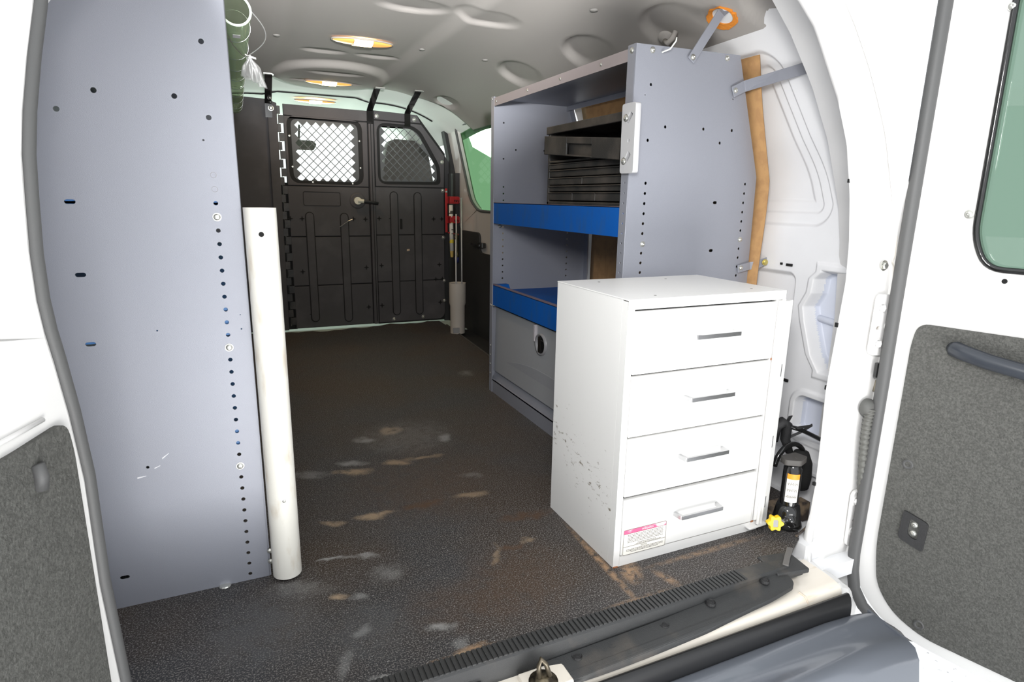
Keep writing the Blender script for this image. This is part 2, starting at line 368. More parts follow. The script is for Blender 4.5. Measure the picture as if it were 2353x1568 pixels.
# shared bolt mesh: dome head with a cross slot, along +Z
def bolt_mesh(nm, mt, dome=True):
    b = B(); b.lathe([(0.0001, -.004), (1.25, -.004), (1.25, .10), (1.0, .12), (.92, .45), (.6, .68), (.3, .74), (.28, .45), (.0001, .45)] if dome else
                     [(0.0001, -.004), (1.5, -.004), (1.5, .18), (1.0, .18)], seg=14)
    if not dome:
        b.lathe([(1.0, .18), (1.0, .75), (.85, .85), (.0001, .85)], seg=6)
    me = bpy.data.meshes.new(nm); bmesh.ops.recalc_face_normals(b.bm, faces=b.bm.faces); b.bm.to_mesh(me); b.bm.free(); me.materials.append(mt); return me
BOLT = bolt_mesh('bolt', zinc); HEX = bolt_mesh('hex_bolt', zinc, False); HEXW = bolt_mesh('painted_bolt', white_paint, False); BOLTY = bolt_mesh('yellow_bolt', brass, False)
def bolt(parent, pos, axis=(0, -1, 0), r=.006, me=None, name='bolt'):
    o = bpy.data.objects.new(name, me or BOLT); COL.objects.link(o); o.parent = parent; OFF[o.name] = OFF.get(parent.name)
    o.location = Vector(pos) - OFF.get(parent.name, Vector((0, 0, 0)))
    o.rotation_euler = Vector(axis).to_track_quat('Z', 'Y').to_euler(); o.scale = (r, r, r)
    return o
def smst(a, c, x):
    t = min(max((x - a) / (c - a), 0), 1); return t * t * (3 - 2 * t)
def tab(x, T_):
    if x <= T_[0][0]: return T_[0][1]
    for (a, fa), (c, fc) in zip(T_, T_[1:]):
        if x <= c: return fa + (fc - fa) * (x - a) / (c - a)
    return T_[-1][1]

# ================================================================== SETTING
# ---- floor: rubber mat with a wavy far end, bare metal beyond it
far = []
for i in range(41):
    x = -.42 + i * 1.62 / 40
    far.append((x, 3.80 + .018 * math.sin(x * 23) + .012 * math.sin(x * 51 + 1) - .055 * smst(.20, .30, x) * smst(.85, .60, x)))
outl = [(-.42, .878), (1.12, .878), (1.205, .925), (1.30, 1.02), (1.36, 1.10), (1.36, 2.36), (1.20, 2.36), (1.155, 2.75), (1.20, 3.62)] + far[::-1]
P('floor', plate(outl, [], .006, lambda u, v, w_: (u, v, w_ - .003)), floor_m, kind='structure')
P('trim_6', B().box(-.45, 1.43, 3.55, 4.25, -.05, -.012), mat('cab_floor_metal', (.55, .66, .60), .5), kind='structure')
P('trim_7', B().box(1.15, 1.33, 2.3, 3.66, -.06, -.014), black_plastic, kind='structure')
P('trim_8', B().tube([(1.205, 3.66, -.003), (1.160, 2.77, -.003), (1.20, 2.37, -.003)], .008, 8), mat('mat_edge_strip', (.06, .055, .05), .5), kind='structure')
P('trim_9', B().box(-.45, 1.45, .86, 4.0, -.09, -.0505).box(1.20, 1.45, .90, 2.3, -.05, -.008), white_wall, kind='structure')
# ---- ceiling
PK = [(.42, 2.93, .10, .05, .013), (.65, 2.93, .10, .045, .013), (.60, 2.13, .13, .08, .013), (.84, 2.08, .12, .09, .013), (.52, 3.27, .14, .05, .011), (.42, 3.52, .11, .035, .012), (.60, 3.53, .10, .035, .012),
      (1.16, 2.50, .09, .14, .026), (1.185, 1.98, .085, .14, .026), (1.20, 1.55, .08, .13, .026), (1.15, 3.45, .06, .13, .03), (1.24, 1.22, .07, .09, .03)]
def hz(X, Y, feat=True):
    d = abs(X - .51)
    z = 1.41 - .02 * smst(.22, .30, d) - (.25 * ((d - .3) / .6) ** 2.2 if d > .3 else 0)
    if feat:
        for cx, cy, a, c, h in PK:
            e = ((X - cx) / a) ** 2 + ((Y - cy) / c) ** 2
            if e < 1: z += h * min(1, (1 - e) * 2.2) * (.55 + .45 * (Y - cy) / c)
        e = ((X - .52) / .30) ** 2 + ((Y - 3.45) / .36) ** 2
        if e < 1: z -= .028 * smst(0, .3, 1 - e)
        z -= .0
        z += .004 * math.sin(X * 9 + Y * 3) * smst(.5, .9, d)
    return z
def hend(X):
    return 3.86 - .30 * smst(.15, .75, abs(X - .5))
NX, NY = 170, 280
def fh(u, v):
    X = -.40 + u * 1.76; Y0 = 1.0 + .17 * smst(1.1, 1.36, X); Y = Y0 + v * (hend(X) - Y0)
    return (X, Y, hz(X, Y))
g = grid(NX, NY, fh)
r_ = bmesh.ops.extrude_edge_only(g.bm, edges=[e for e in g.bm.edges if e.is_boundary])
for v in r_['geom']:
    if isinstance(v, bmesh.types.BMVert): v.co.z += .02
P('ceiling', g, headliner_m, kind='structure', smooth=True, norm=False)
def fc(u, v):
    X = -.40 + u * 1.78; Y = 3.3 + v * 1.7
    return (X, Y, hz(X, Y, False) + .022 - .055 * smst(3.4, 3.95, Y) * (1 - .35 * smst(.3, .8, abs(X - .5))) - .05 * smst(4.2, 5, Y))
P('trim_1', grid(60, 60, fc), cab_liner_m, kind='structure', smooth=True)
P('trim_20', B().tube([(x_ * .01, 3.93, fc((x_ * .01 + .40) / 1.78, .63 / 1.7)[2] - .001) for x_ in range(-35, 125, 4)], .006, 6), groove_m, kind='structure', smooth=True)
P('trim_10', B().box(.0, 1.0, .93, 1.05, 1.34, 1.46), white_paint, kind='structure', bevel=.02)
P('trim_11', B().box(-.5, 1.5, 1.0, 5.2, 1.47, 1.50), white_paint, kind='structure')

# ---- right body side: stamped inner panel (heightfield), y .93 .. 2.35
def rbox(y, z, y0, y1, z0, z1, r):
    qx = abs(y - (y0 + y1) / 2) - (y1 - y0) / 2 + r; qz = abs(z - (z0 + z1) / 2) - (z1 - z0) / 2 + r
    return math.hypot(max(qx, 0), max(qz, 0)) + min(max(qx, qz), 0) - r
def wx(z): return 1.435 - .30 * max(z - .85, 0) * smst(.8, .98, z) - .04 * smst(1.12, 1.3, z)
def sd_hole1(y, z):
    # big lower opening with a waist notch; far (large y) side boundary depends on z
    yr = tab(z, [(.35, 1.105), (.39, 1.135), (.48, 1.168), (.52, 1.178), (.56, 1.158), (.60, 1.155), (.62, 1.135)])
    return max(y - yr, .355 - z, z - .618)
def wall_h(y, z):
    h = 0.
    ys = y - .38 * max(z - .80, 0)
    s = rbox(ys, z, 1.135, 2.25, .735, 1.20, .06)
    h += .010 * smst(.0, -.012, s) + .007 * smst(-.035, -.045, s) + .005 * smst(-.065, -.078, s)
    s = rbox(y, z, 1.222, 1.60, .345, .612, .03); h += .016 * smst(.0, -.016, s)
    s = sd_hole1(y, z); h -= .006 * (smst(.030, .020, s)); h += .05 * smst(.009, -.009, s)
    s = rbox(y, z, .9, 1.172, .150, .268, .03); h -= .006 * (smst(.024, .014, s)); h += .05 * smst(.003, -.004, s)
    h += .012 * smst(.14, .10, z) * 0
    return h
ny, nz = 330, 560
b = B(); V = []
for i in range(ny):
    y = .99 + (.45 * i / 299 if i < 300 else .45 + (i - 299) * .0305)
    row = []
    for j in range(nz):
        z = -.05 + 1.33 * j / (nz - 1); row.append(b.bm.verts.new((wx(z) + wall_h(y, z), y, z)))
    V.append(row)
for i in range(ny - 1):
    for j in range(nz - 1):
        f = b.bm.faces.new((V[i][j], V[i][j + 1], V[i + 1][j + 1], V[i + 1][j]))
        c = f.calc_center_median(); f.smooth = True
        if wall_h(c.y, c.z) > .03: f.material_index = 1
me = bpy.data.meshes.new('wall_right'); b.bm.to_mesh(me); b.bm.free(); me.materials.append(white_wall); me.materials.append(skin_grey)
wr = P('wall_right', me, None, kind='structure')
# rib on outer skin seen through the opening, ledge along the floor, small slots
P('trim_12', B().tube([(1.476, 1.00, .475), (1.476, 1.10, .482), (1.478, 1.19, .489)], .010, 8), skin_grey, kind='structure', smooth=True)
P('trim_13', B().box(1.395, 1.436, .95, 1.9, -.05, .080).box(1.375, 1.436, .95, 1.9, .080, .092), white_wall, kind='structure', bevel=.003)
b = B()
b.bm.free()
for q_ in [(1.4300, 1.4345, y - a, y + a, z - c, z + c) for (y, z, a, c) in [(1.25, .629, .010, .0035), (1.218, .297, .012, .004), (1.214, .169, .010, .004)]] + [(1.325, 1.332, 1.165, 1.172, 1.17, 1.20), (1.430, 1.4345, 1.275, 1.281, .627, .633)]: P('slot', B().box(*q_), dark_void, wr)
P('wall_left', B().box(-.47, -.44, .95, 4.0, -.05, 1.42).box(-.47, -.44, 4.0, 5.5, -.05, .66), white_wall, kind='structure')
# ---- side cargo door region (right side, far): door_3 with window_1
K = 1.32 / 1.27
def sY(y, z): return (y * K, .8 + (z - .8) * K)
dx = lambda x: (lambda u, v, w_: (x + w_, u, v))
frame = [sY(*p) for p in [(3.93, 1.29), (3.93, 1.22), (3.80, .95), (3.69, .75), (3.57, .62), (3.50, .50), (3.50, -.05), (2.28, -.05), (2.28, 1.29)]]
whole = rpoly([sY(*p) for p in [(3.655, 1.215), (2.40, 1.235), (2.40, .725), (3.27, .730), (3.39, .79)]], [.05, .03, .05, .06, .05])
d3 = P('door_3', plate(frame, [whole], .035, dx(1.335)), mat('side_door_paint', (.55, .52, .50), .3, coat=.3), kind='structure', bevel=.006)
P('window_seal', B().tube([(1.316, y, z) for y, z in whole], .008, 8, closed=True), black_rubber, d3, smooth=True)
d3p = rpoly([sY(*p) for p in [(3.53, .61), (3.535, -.04), (2.30, -.04), (2.30, .50), (3.22, .50), (3.22, .61)]], .04)
P('lower_panel', plate(d3p, [], .012, dx(1.311)), black_plastic, d3, bevel=.003)
P('inner_handle', B().box(1.29, 1.312, 3.26, 3.34, .52, .55).box(1.285, 1.295, 3.30, 3.44, .525, .54), black_gloss, d3, bevel=.003)
P('window_1', plate(rpoly([(p[0], p[1]) for p in whole], .001), [], .004, dx(1.345)), glass_dark, kind='structure')
P('trim_14', B().box(1.29, 1.36, 3.72, 3.93, -.05, .95).ribbon([(1.325, 3.80, .9), (1.325, 3.93, 1.12), (1.325, 4.05, 1.33)], [(0, .06, 0)] * 3, [(.06, 0, 0)] * 3), black_plastic, kind='structure')
P('trim_15', B().box(1.36, 1.37, 2.3, 4.1, -.05, .72).box(1.27, 1.37, 2.3, 4.1, 1.30, 1.34), black_plastic, kind='structure')
P('trim_16', B().tube([(1.31, 4.05, 1.285), (1.30, 3.70, 1.292), (1.30, 3.2, 1.292), (1.30, 2.4, 1.29)], .014, 8), black_rubber, kind='structure', smooth=True)
# ---- cab in front of the bulkhead: windscreen, side glass, dashboard
P('window_2', plate([(-.40, 0), (1.40, 0), (1.30, 1), (-.30, 1)], [], .006, lambda u, v, w_: (u, 5.55 - .75 * v, .62 + .70 * v + w_)), glass_clear, kind='structure')
P('window_3', B().box(1.435, 1.44, 4.1, 5.4, .66, 1.28), glass_clear, kind='structure')
P('trim_17', B().box(-.45, 1.45, 5.1, 5.7, -.1, .62).box(1.40, 1.45, 4.1, 5.6, -.1, .66).box(-.46, -.40, 5.0, 5.6, -.1, .66), brown_seat, kind='structure', bevel=.03)
P('trim_18', B().tube([(1.42, 5.5, .62), (1.33, 4.75, 1.34)], .03, 8).tube([(-.42, 5.5, .62), (-.33, 4.75, 1.34)], .03, 8), cab_liner_m, kind='structure')
P('trim_19', B().box(-.45, 1.45, 3.9, 5.7, -.13, -.06), brown_seat, kind='structure')
# ---- rear right pillar (lofted)
A_T = [(-.25, 1.185), (-.12, 1.19), (-.059, 1.20), (-.004, 1.222), (.05, 1.238), (.132, 1.243), (.211, 1.241), (.376, 1.233), (.479, 1.239), (.629, 1.248), (.716, 1.241), (.818, 1.222), (.923, 1.191), (1.005, 1.148), (1.074, 1.098), (1.132, 1.056), (1.171, 1.008), (1.25, .90), (1.32, .78)]
O_T = [(-.25, 1.385), (.0, 1.395), (.5, 1.392), (.70, 1.372), (.792, 1.350), (.95, 1.280), (1.067, 1.205), (1.172, 1.117), (1.28, 1.0), (1.36, .86)]
def pillar(mirror):
    b = B(); prev = None; nzp = 90
    for i in range(nzp):
        z = -.25 + 1.60 * i / (nzp - 1); A = tab(z, A_T); O = tab(z, O_T); W = O - A
        fl = .05 * smst(.03, -.12, z)
        pr = [(wx(max(z, .3)) + .02, 1.05), (A + .13, .99), (A + .05, .948), (A + .016, .940), (A + .002, .932 - fl), (A + .001, .921 - fl), (A + .006, .916 - fl), (A + .016, .918 - fl * .9), (A + .022, .926 - fl * .8), (A + .045, .924 - fl * .7),
              (A + .055, .900 - fl * .3), (A + .09, .895), (A + W * .72, .893), (A + W * .74, .884), (O - .015, .880), (O, .874), (O + .008, .880), (O + .012, .93), (O + .06, 1.1)]
        if mirror: pr = [(1.0 - x - .045, y + .04) for x, y in pr]
        r = [b.bm.verts.new((x, y, z)) for x, y in pr]
        if prev:
            for k in range(len(r) - 1): b.bm.faces.new((prev[k], prev[k + 1], r[k + 1], r[k]))
        prev = r
    return b
prp = P('wall_rear_right', pillar(False), white_paint, kind='structure'); smooth_by_angle(prp, .9)
P('wall_rear_left', pillar(True), white_paint, kind='structure')
# sealant bead with scallops, hinge plates, bolts, grommet on pillar
pts = []
for i in range(240):
    z = .52 + .66 * i / 239; O = tab(z, O_T); A = tab(z, A_T); wv = .004 * math.sin(z * 30) + .006 * max(0, math.sin(z * 95)) ** 3
    pts.append((A + (O - A) * .735 - wv, .8845, z))
P('sealant_bead', B().tube(pts, .0016, 5), mat('sealant', (.66, .62, .56), .6), prp)
for ol, hs, bs in (([(1.325, -.03), (1.392, -.03), (1.392, .125), (1.322, .118)], [slot(1.340, .040, .007, .003), circ(1.364, .040, .005)], [(1.334, .093), (1.340, .010)]),
                   ([(1.300, .465), (1.380, .455), (1.380, .600), (1.303, .605)], [slot(1.318, .527, .008, .004)], [(1.316, .573), (1.321, .490), (1.345, .530)])):
    hp = P('hinge_plate', plate(rpoly(ol, .015), hs, .008, lambda u, v, w_: (u, .8885 + w_, v)), white_paint, prp, bevel=.0015)
    for n_, (x_, z_) in enumerate(bs): bolt(hp, (x_, .8845, z_), (0, -1, 0), .0085 if n_ < 2 else .006, HEXW, 'hinge_bolt')
    P('slot_shadow', B().box(ol[0][0] + .01, ol[1][0] - .02, .8915, .8925, ol[0][1] + .05, ol[0][1] + .085), mat('slot_recess', (.35, .32, .28), .7), hp)
st = P('door_stay', B().box(1.325, 1.39, .876, .886, .41, .445), black_gloss, prp, bevel=.002)
bolt(st, (1.337, .876, .432), (0, -1, 0), .006, HEX); bolt(st, (1.357, .876, .428), (0, -1, 0), .006, HEX)
P('rubber_stop', B().cyl((1.345, .892, .385), (1.372, .872, .380), .014, .011), mat('weathered_rubber', (.25, .22, .17), .7), prp, smooth=True)
bolt(prp, (1.316, .894, .668), (0, -1, 0), .008, HEX, 'striker_stud')
for q_ in [(1.2405, 1.244, .930, .937, .525, .535), (1.236, 1.2415, .930, .937, .375, .385), (1.240, 1.246, .930, .937, .13, .138), (1.213, 1.221, .930, .934, .845, .853)]: P('edge_slot', B().box(*q_), dark_void, prp)
# ---- rear threshold, ribbed scuff strip, trims, sill, bumper
th = P('trim_2', B().prism([(.882, .003), (.848, .003), (.844, -.002), (.842, -.022), (.841, -.05), (.885, -.05)], lambda y, z: (-.25, y, z), lambda y, z: (1.085, y, z)), trim_black, kind='structure', bevel=.001)
ribm = None; rb = B().box(0, .0062, 0, .035, 0, .0035); ribme = bpy.data.meshes.new('rib'); rb.bm.to_mesh(ribme); rb.bm.free(); ribme.materials.append(trim_black)
for i in range(118):
    o = bpy.data.objects.new('rib', ribme); COL.objects.link(o); o.parent = th; o.location = (-.22 + i * .0100, .8450, .0025)
P('end_cap', B().prism([(.90, .006), (.838, -.002), (.838, -.014), (.90, -.014)], lambda y, z: (1.04, y, z), lambda y, z: (1.125, y - .012, z)).prism([(1.10, .842), (1.15, .842), (1.158, .885), (1.10, .89)], lambda x, y: (x - .022, y, -.03), lambda x, y: (x - .022, y, -.010)), trim_black, th, bevel=.003)
P('end_clip', B().ribbon([(1.075, .850, .004), (1.105, .872, .006), (1.135, .892, .009)], [(.008, -.010, 0)] * 3, [(0, 0, .004)] * 3), mat('dusty_plastic', (.12, .115, .11), .5), th, bevel=.001)
def sweepx(prof, x0, x1, n=2, endf=None):
    b = B(); prev = None
    for i in range(n):
        x = x0 + (x1 - x0) * i / (n - 1); r = [b.bm.verts.new((x, *(endf(x, y, z) if endf else (y, z)))) for y, z in prof]
        if prev:
            for k in range(len(r) - 1): b.bm.faces.new((prev[k], prev[k + 1], r[k + 1], r[k]))
        prev = r
    return b
def TZ(x, y): return -.036 + .024 * smst(.55, 1.02, x) - (.842 - y) * .22
tr_o = rpoly([(.462, .840), (.455, .80), (.485, .790), (.80, .787), (.98, .796), (1.060, .808), (1.070, .832), (1.03, .848)], [.004, .01, .008, .02, .02, .015, .012, .012])
tr_s = []
for a_, c_ in zip(tr_o, tr_o[1:] + tr_o[:1]):
    n_ = max(1, int(math.hypot(c_[0] - a_[0], c_[1] - a_[1]) / .03))
    for k_ in range(n_): tr_s.append((a_[0] + (c_[0] - a_[0]) * k_ / n_, a_[1] + (c_[1] - a_[1]) * k_ / n_))
tr = P('trim_3', plate(tr_s, [], .010,
     lambda u, v, w_: (u, v, TZ(u, v) + w_)), trim_black, kind='structure', bevel=.003)
PIN = B().lathe([(.0001, .004), (.004, .004), (.0045, .003), (.0075, .003), (.0085, .0015), (.010, .0035), (.011, .0), (.0111, -.002)], seg=18); pm = bpy.data.meshes.new('push_pin')
bmesh.ops.recalc_face_normals(PIN.bm, faces=PIN.bm.faces); PIN.bm.to_mesh(pm); PIN.bm.free(); pm.materials.append(black_plastic)
for (x, y) in [(.522, .829), (.597, .829), (.722, .828), (.846, .834), (1.000, .838)]:
    o = bpy.data.objects.new('push_pin', pm); COL.objects.link(o); o.parent = tr; o.location = (x, y, TZ(x, y) + .0052)
P('trim_4', B().prism([(.842, -.028), (.80, -.038), (.79, -.05), (.842, -.05)], lambda y, z: (-.3, y, z), lambda y, z: (.335, y, z)), trim_black, kind='structure', bevel=.003)
sill = P('trim_5', sweepx([(.90, -.042), (.84, -.043), (.815, -.046), (.800, -.051), (.794, -.062), (.793, -.08), (.793, -.14), (.85, -.16)], -.40, 1.20, 6), sill_cream, kind='structure', smooth=True)
P('weld_seam', B().tube([(1.085, .815, -.045), (1.090, .802, -.049), (1.092, .794, -.062)], .0025, 6), mat('seam_sealer', (.62, .52, .42), .6), sill)
P('wall_rear_corner', B().prism([(1.07, -.046), (1.16, -.045), (1.215, -.047), (1.245, -.058), (1.258, -.085), (1.262, -.28), (1.07, -.28)], lambda x, z: (x, .925, z + .003), lambda x, z: (x, .797, z - .010)), white_paint, kind='structure', bevel=.016)
bu = T('rear_bumper', 'grey step bumper with a black strip along its back edge below the rear sill', 'bumper', (.5, .72, -.15))
P('back_strip', sweepx([(.790, -.14), (.790, -.068), (.786, -.060), (.780, -.059), (.774, -.066), (.770, -.082), (.769, -.098), (.7685, -.125)], -.4, 1.205, 2), strip_m, bu, label='glossy black strip along the bumper back edge', smooth=True)
def bend(x, y, z):
    e = smst(1.12, 1.27, x); return (y + .0 * e, z - .02 * e * e)
P('bumper_cover', sweepx([(.775, -.115), (.772, -.103), (.764, -.100), (.74, -.101), (.730, -.107), (.700, -.112), (.690, -.108), (.675, -.110), (.662, -.118), (.650, -.14), (.640, -.20), (.645, -.28), (.68, -.33)], -.5, 1.275, 24, bend), bumper_m, bu, smooth=True)
P('end_face', B().prism([(.775, -.118), (.762, -.120), (.69, -.128), (.665, -.137), (.652, -.16), (.645, -.30), (.775, -.30)], lambda y, z: (1.273, y, z), lambda y, z: (1.279, y, z)), bumper_m, bu)
sk = T('door_striker', 'greasy metal door striker hook bolted on the rear sill', 'door striker', (.44, .80, -.03))
P('base', B().lathe([(.0001, .012), (.012, .012), (.016, .006), (.026, .004), (.028, -.006)], (.437, .800, -.034), 20), mat('greasy_steel', (.18, .15, .10), .35, metal=.8, col2=(.05, .04, .03), nscale=60), sk, smooth=True)
P('hook', B().tube([(.428, .80, -.022), (.428, .802, .0), (.434, .806, .010), (.442, .802, .0), (.448, .797, -.022)], .0045, 8), mat('worn_steel', (.13, .11, .08), .4, metal=.7), sk, smooth=True)
P('wall_rear_bracket', B().box(.402, .49, .782, .835, -.05, -.0335), sill_cream, kind='structure', bevel=.003)
P('ground', B().box(-12, 14, -8, 18, -.74, -.72), ground_m, kind='structure')

# ================================================================== REAR DOORS
H = (1.34, .87, 0); AZ = math.radians(16.4)
def lf(y0, th):  # local plate map: u=s, v=z, depth local y
    return lambda u, v, w_: (u, y0 + w_, v)
dr = T('door_2', None, None, (H[0], H[1], 0), -(math.pi / 2 - AZ), kind='structure', local=True)
dout = rpoly([(.008, 1.27), (.008, -.06), (.020, -.125), (.075, -.183), (.15, -.205), (.30, -.212), (.72, -.212), (.72, 1.0), (.62, 1.27)], [.01, .04, .04, .05, .04, .03, .05, .1, .1])
wino = rpoly([(.118, 1.21), (.122, .74), (.150, .677), (.62, .672), (.63, 1.0), (.56, 1.21)], [.03, .06, .05, .05, .1, .08])
P('door_frame', plate(dout, [wino], .045, lf(.0235, 0)), white_paint, dr, raw=True, bevel=.005)
edge = [(.004, 1.27), (.003, 1.0), (.002, .7), (.002, .4), (.001, .1), (.000, -.04), (.003, -.085), (.012, -.130), (.036, -.168), (.075, -.196), (.12, -.212), (.20, -.222)]
ed = []
for (a, c) in zip(edge, edge[1:]):
    for k in range(4):
        z_ = a[1] + (c[1] - a[1]) * k / 4; s_ = a[0] + (c[0] - a[0]) * k / 4; e_ = smst(.07, .16, s_)
        ed.append((s_ + .018 * e_, -.004 + .032 * e_, z_ + .018 * e_))
P('weatherstrip', B().tube(ed, .0135, 12, flat=1.), black_rubber, dr, raw=True, smooth=True)
pano = rpoly([(.045, .50), (.052, .548), (.68, .545), (.68, -.178), (.166, -.178), (.100, -.150), (.058, -.095), (.044, .0)], [.02, .035, .05, .05, .05, .04, .04, .05])
pn = P('trim_panel', plate(pano, [], .008, lf(-.002, 0)), carpet_m, dr, raw=True, bevel=.003, label='dark grey pebbled trim panel')
for (s_, z_) in [(.079, .225), (.156, -.150), (.55, .225)]:
    P('trim_clip', B().lathe([(.0001, .0), (.006, .001), (.010, .005), (.0115, .0)], (s_, -.005, z_), 18, (0, -1, 0)), black_rubber, pn, raw=True, smooth=True)
P('pull_handle', B().tube([(.122, -.008, .508), (.128, -.014, .507), (.145, -.020, .503), (.19, -.026, .494), (.28, -.030, .482), (.38, -.028, .474), (.46, -.02, .472), (.49, -.006, .472)], [.013, .017, .0165, .016, .0155, .0155, .015, .012], 14), mat('handle_plastic', (.035, .04, .05), .3), dr, raw=True, smooth=True)
lp = P('latch_plate', plate(rpoly([(.088, .117), (.140, .102), (.137, .030), (.085, .046)], .008), [slot_ for slot_ in [rpoly([(.103, .103), (.124, .096), (.123, .052), (.102, .060)], .010)]], .008, lf(-.007, 0)), black_plastic, dr, raw=True, bevel=.002)
P('latch_cup', B().box(.100, .126, -.0055, -.001, .05, .105), black_gloss, lp, raw=True)
for zz in (.088, .067): bolt(lp, (.113, -.006, zz), (0, -1, 0), .0055)
gs = P('window_seal', B().tube([(u, .0, v) for u, v in wino], .0065, 8, closed=True), black_gloss, dr, raw=True, smooth=True)
P('window_4', plate(wino, [], .004, lf(.022, 0)), glass_green, dr, raw=True)
for q in [(.107, .784), (.115, 1.168)]: bolt(dr, (q[0], -.002, q[1]), (0, -1, 0), .007)
P('trim_screw', B().lathe([(.0001, .0), (.003, .001), (.005, .0)], (.185, .0, .655), 12, (0, -1, 0)), dark_void, dr, raw=True)
# left door
AZL = math.radians(22)
dl = T('door_1', None, None, (-.2, .87, 0), -(math.pi / 2 + AZL), kind='structure', local=True)
eo = [(1.27, -.125), (1.15, -.090), (1.011, -.048), (.95, -.024), (.888, -.003), (.84, .009), (.794, .015), (.73, .022), (.678, .023), (.64, .019), (.603, .012), (.533, .001), (.441, -.008), (.29, -.006), (.122, -.017), (-.02, -.02), (-.12, .0), (-.19, .08), (-.205, .2)]
lout = [(s_, z_) for z_, s_ in eo] + [(.72, -.205), (.72, 1.0), (.62, 1.27)]
winl = rpoly([(.15, 1.20), (.15, .72), (.20, .677), (.62, .672), (.63, 1.0), (.56, 1.2)], .05)
P('door_frame', plate(lout, [winl], .045, lf(-.0235, 0)), white_paint, dl, raw=True, bevel=.005)
P('weatherstrip', B().tube([(s_ - .008, -.004, z_) for z_, s_ in eo], .0088, 12), black_rubber, dl, raw=True, smooth=True)
panl = rpoly([(.014, .49), (.020, .530), (.10, .524), (.68, .51), (.68, -.155), (.10, -.155), (.03, -.05), (.014, .1)], [.02, .02, .01, .05, .05, .05, .05, .03])
pl = P('trim_panel', plate(panl, [], .008, lf(.002, 0)), carpet_m, dl, raw=True, bevel=.003, label='grey pebbled trim panel of the left door')
P('trim_clip', B().tube([(.078, .007, .470), (.078, .010, .485), (.078, .007, .50)], .0075, 10), black_rubber, pl, raw=True, smooth=True)
P('panel_bead', B().tube([(.60, .001, .530), (.10, .001, .541), (.05, .001, .543)], .003, 8), white_paint, dl, raw=True, smooth=True)
P('window_5', plate(winl, [], .004, lf(-.022, 0)), glass_green, dl, raw=True)
# corrugated grommet tube from pillar to door
cg = T('wiring_grommet', 'ribbed grey rubber wiring sleeve running from the pillar to the right rear door', 'rubber sleeve', (1.335, .885, .33))
P('end_boot', B().lathe([(.021, -.002), (.022, .004), (.019, .014), (.012, .020), (.0001, .021)], (1.325, .890, .335), 24, (0, -1, 0)), mat('grey_rubber', (.09, .09, .085), .6), cg, smooth=True)
P_ = [Vector(p) for p in [(1.322, .876, .335), (1.318, .876, .305), (1.318, .876, .265), (1.322, .876, .215), (1.330, .877, .155), (1.344, .879, .09)]]
cp = []
for a, c in zip(P_, P_[1:]):
    for k in range(22): cp.append(a.lerp(c, k / 22))
P('corrugated_sleeve', B().tube(cp, [(.0120 if (i % 6) < 3 else .0092) * (1 - .35 * i / len(cp)) for i in range(len(cp))], 14), mat('grey_rubber2', (.11, .11, .10), .5), cg, smooth=True)

# ================================================================== RIGHT SHELF UNIT
FX = .946; YN = 1.362; YF = 2.300
pan_o = [(FX, 0.0), (FX, 1.180), (1.283, 1.186), (1.386, .871), (1.392, .50), (1.365, .0)]
holes = [(.997, 1.088), (.998, .953), (1.051, .989), (1.178, .991), (1.278, .993), (1.239, .958)]
hl = [circ(x, z, .0042) for x, z in holes] + [circ(.981, 1.062, .0018, 6), circ(1.272, 1.074, .0025, 6)]
hl += [slot(1.241, .798, .0075, .0040), slot(1.242, .664, .0075, .0040)]
zs = [.845 - .0262 * k for k in range(32)]
for k, z in enumerate(zs):
    if z < .02: break
    if k not in (6, 16): hl.append(circ(1.000, z, .0042))
    if k not in (6, 16): hl.append(circ(1.346, z + .006, .0040))
sh = T('shelving_unit', 'grey steel van shelving unit with blue shelves standing against the right wall', 'shelving unit', (1.16, 1.83, 0))
ep = P('end_panel', plate(pan_o, hl, .003, lambda u, v, w_: (u, YN + w_, v)), grey_metal, sh)
fl = [circ(YN + .015, z, .0030, 8) for z in zs if z > .02]
P('front_flange', plate([(YN, 0), (YN, 1.180), (YN + .032, 1.180), (YN + .032, 0)], fl, .003, lambda u, v, w_: (FX + w_, u, v)), grey_metal, ep)
P('edge_lip', B().box(FX - .001, FX + .0015, YN + .031, YN + .0325, 0, 1.18), grey_edge, ep)
for (x, z) in [(.957, 1.166), (.995, 1.169), (1.238, 1.174), (1.002, .686), (1.346, .694)]:
    bolt(ep, (x, YN - .002, z) if x > .96 else (FX - .002, YN + .014, z), (0, -1, 0) if x > .96 else (-1, 0, 0), .0062)
ep2 = P('end_panel', plate(pan_o, [circ(1.0, z, .0038, 8) for z in zs if .03 < z] + [circ(1.30, z, .0038, 8) for z in zs if .03 < z < .72], .003, lambda u, v, w_: (u, YF + w_, v)), grey_metal, sh)
P('front_flange', B().box(FX - .0015, FX + .0015, YF - .028, YF, 0, 1.178), grey_metal, ep2)
for x, z in holes: P('hole_shade', B().cyl((x, YF - .0012, z), (x, YF - .0022, z), .0035, seg=10), dark_void, ep2)  # dark discs painted for the shade in open holes
P('back_flange', B().prism([(1.283, 1.186), (1.386, .871), (1.392, .5), (1.365, 0), (1.360, 0), (1.387, .5), (1.381, .87), (1.278, 1.186)], lambda x, z: (x, YF - .03, z), lambda x, z: (x, YF, z)), grey_metal, ep2)
for z in [1.17, .20, .16, .12, .08]: bolt(ep2, (FX - .002, YF - .012, z), (-1, 0, 0), .004)
for z in (.70, .45): bolt(ep2, (.985, YF - .0025, z - .01), (0, -1, 0), .006)
tp = P('top_tray', B().box(FX + .002, 1.28, YN + .002, YF - .002, 1.168, 1.172), grey_metal, sh)
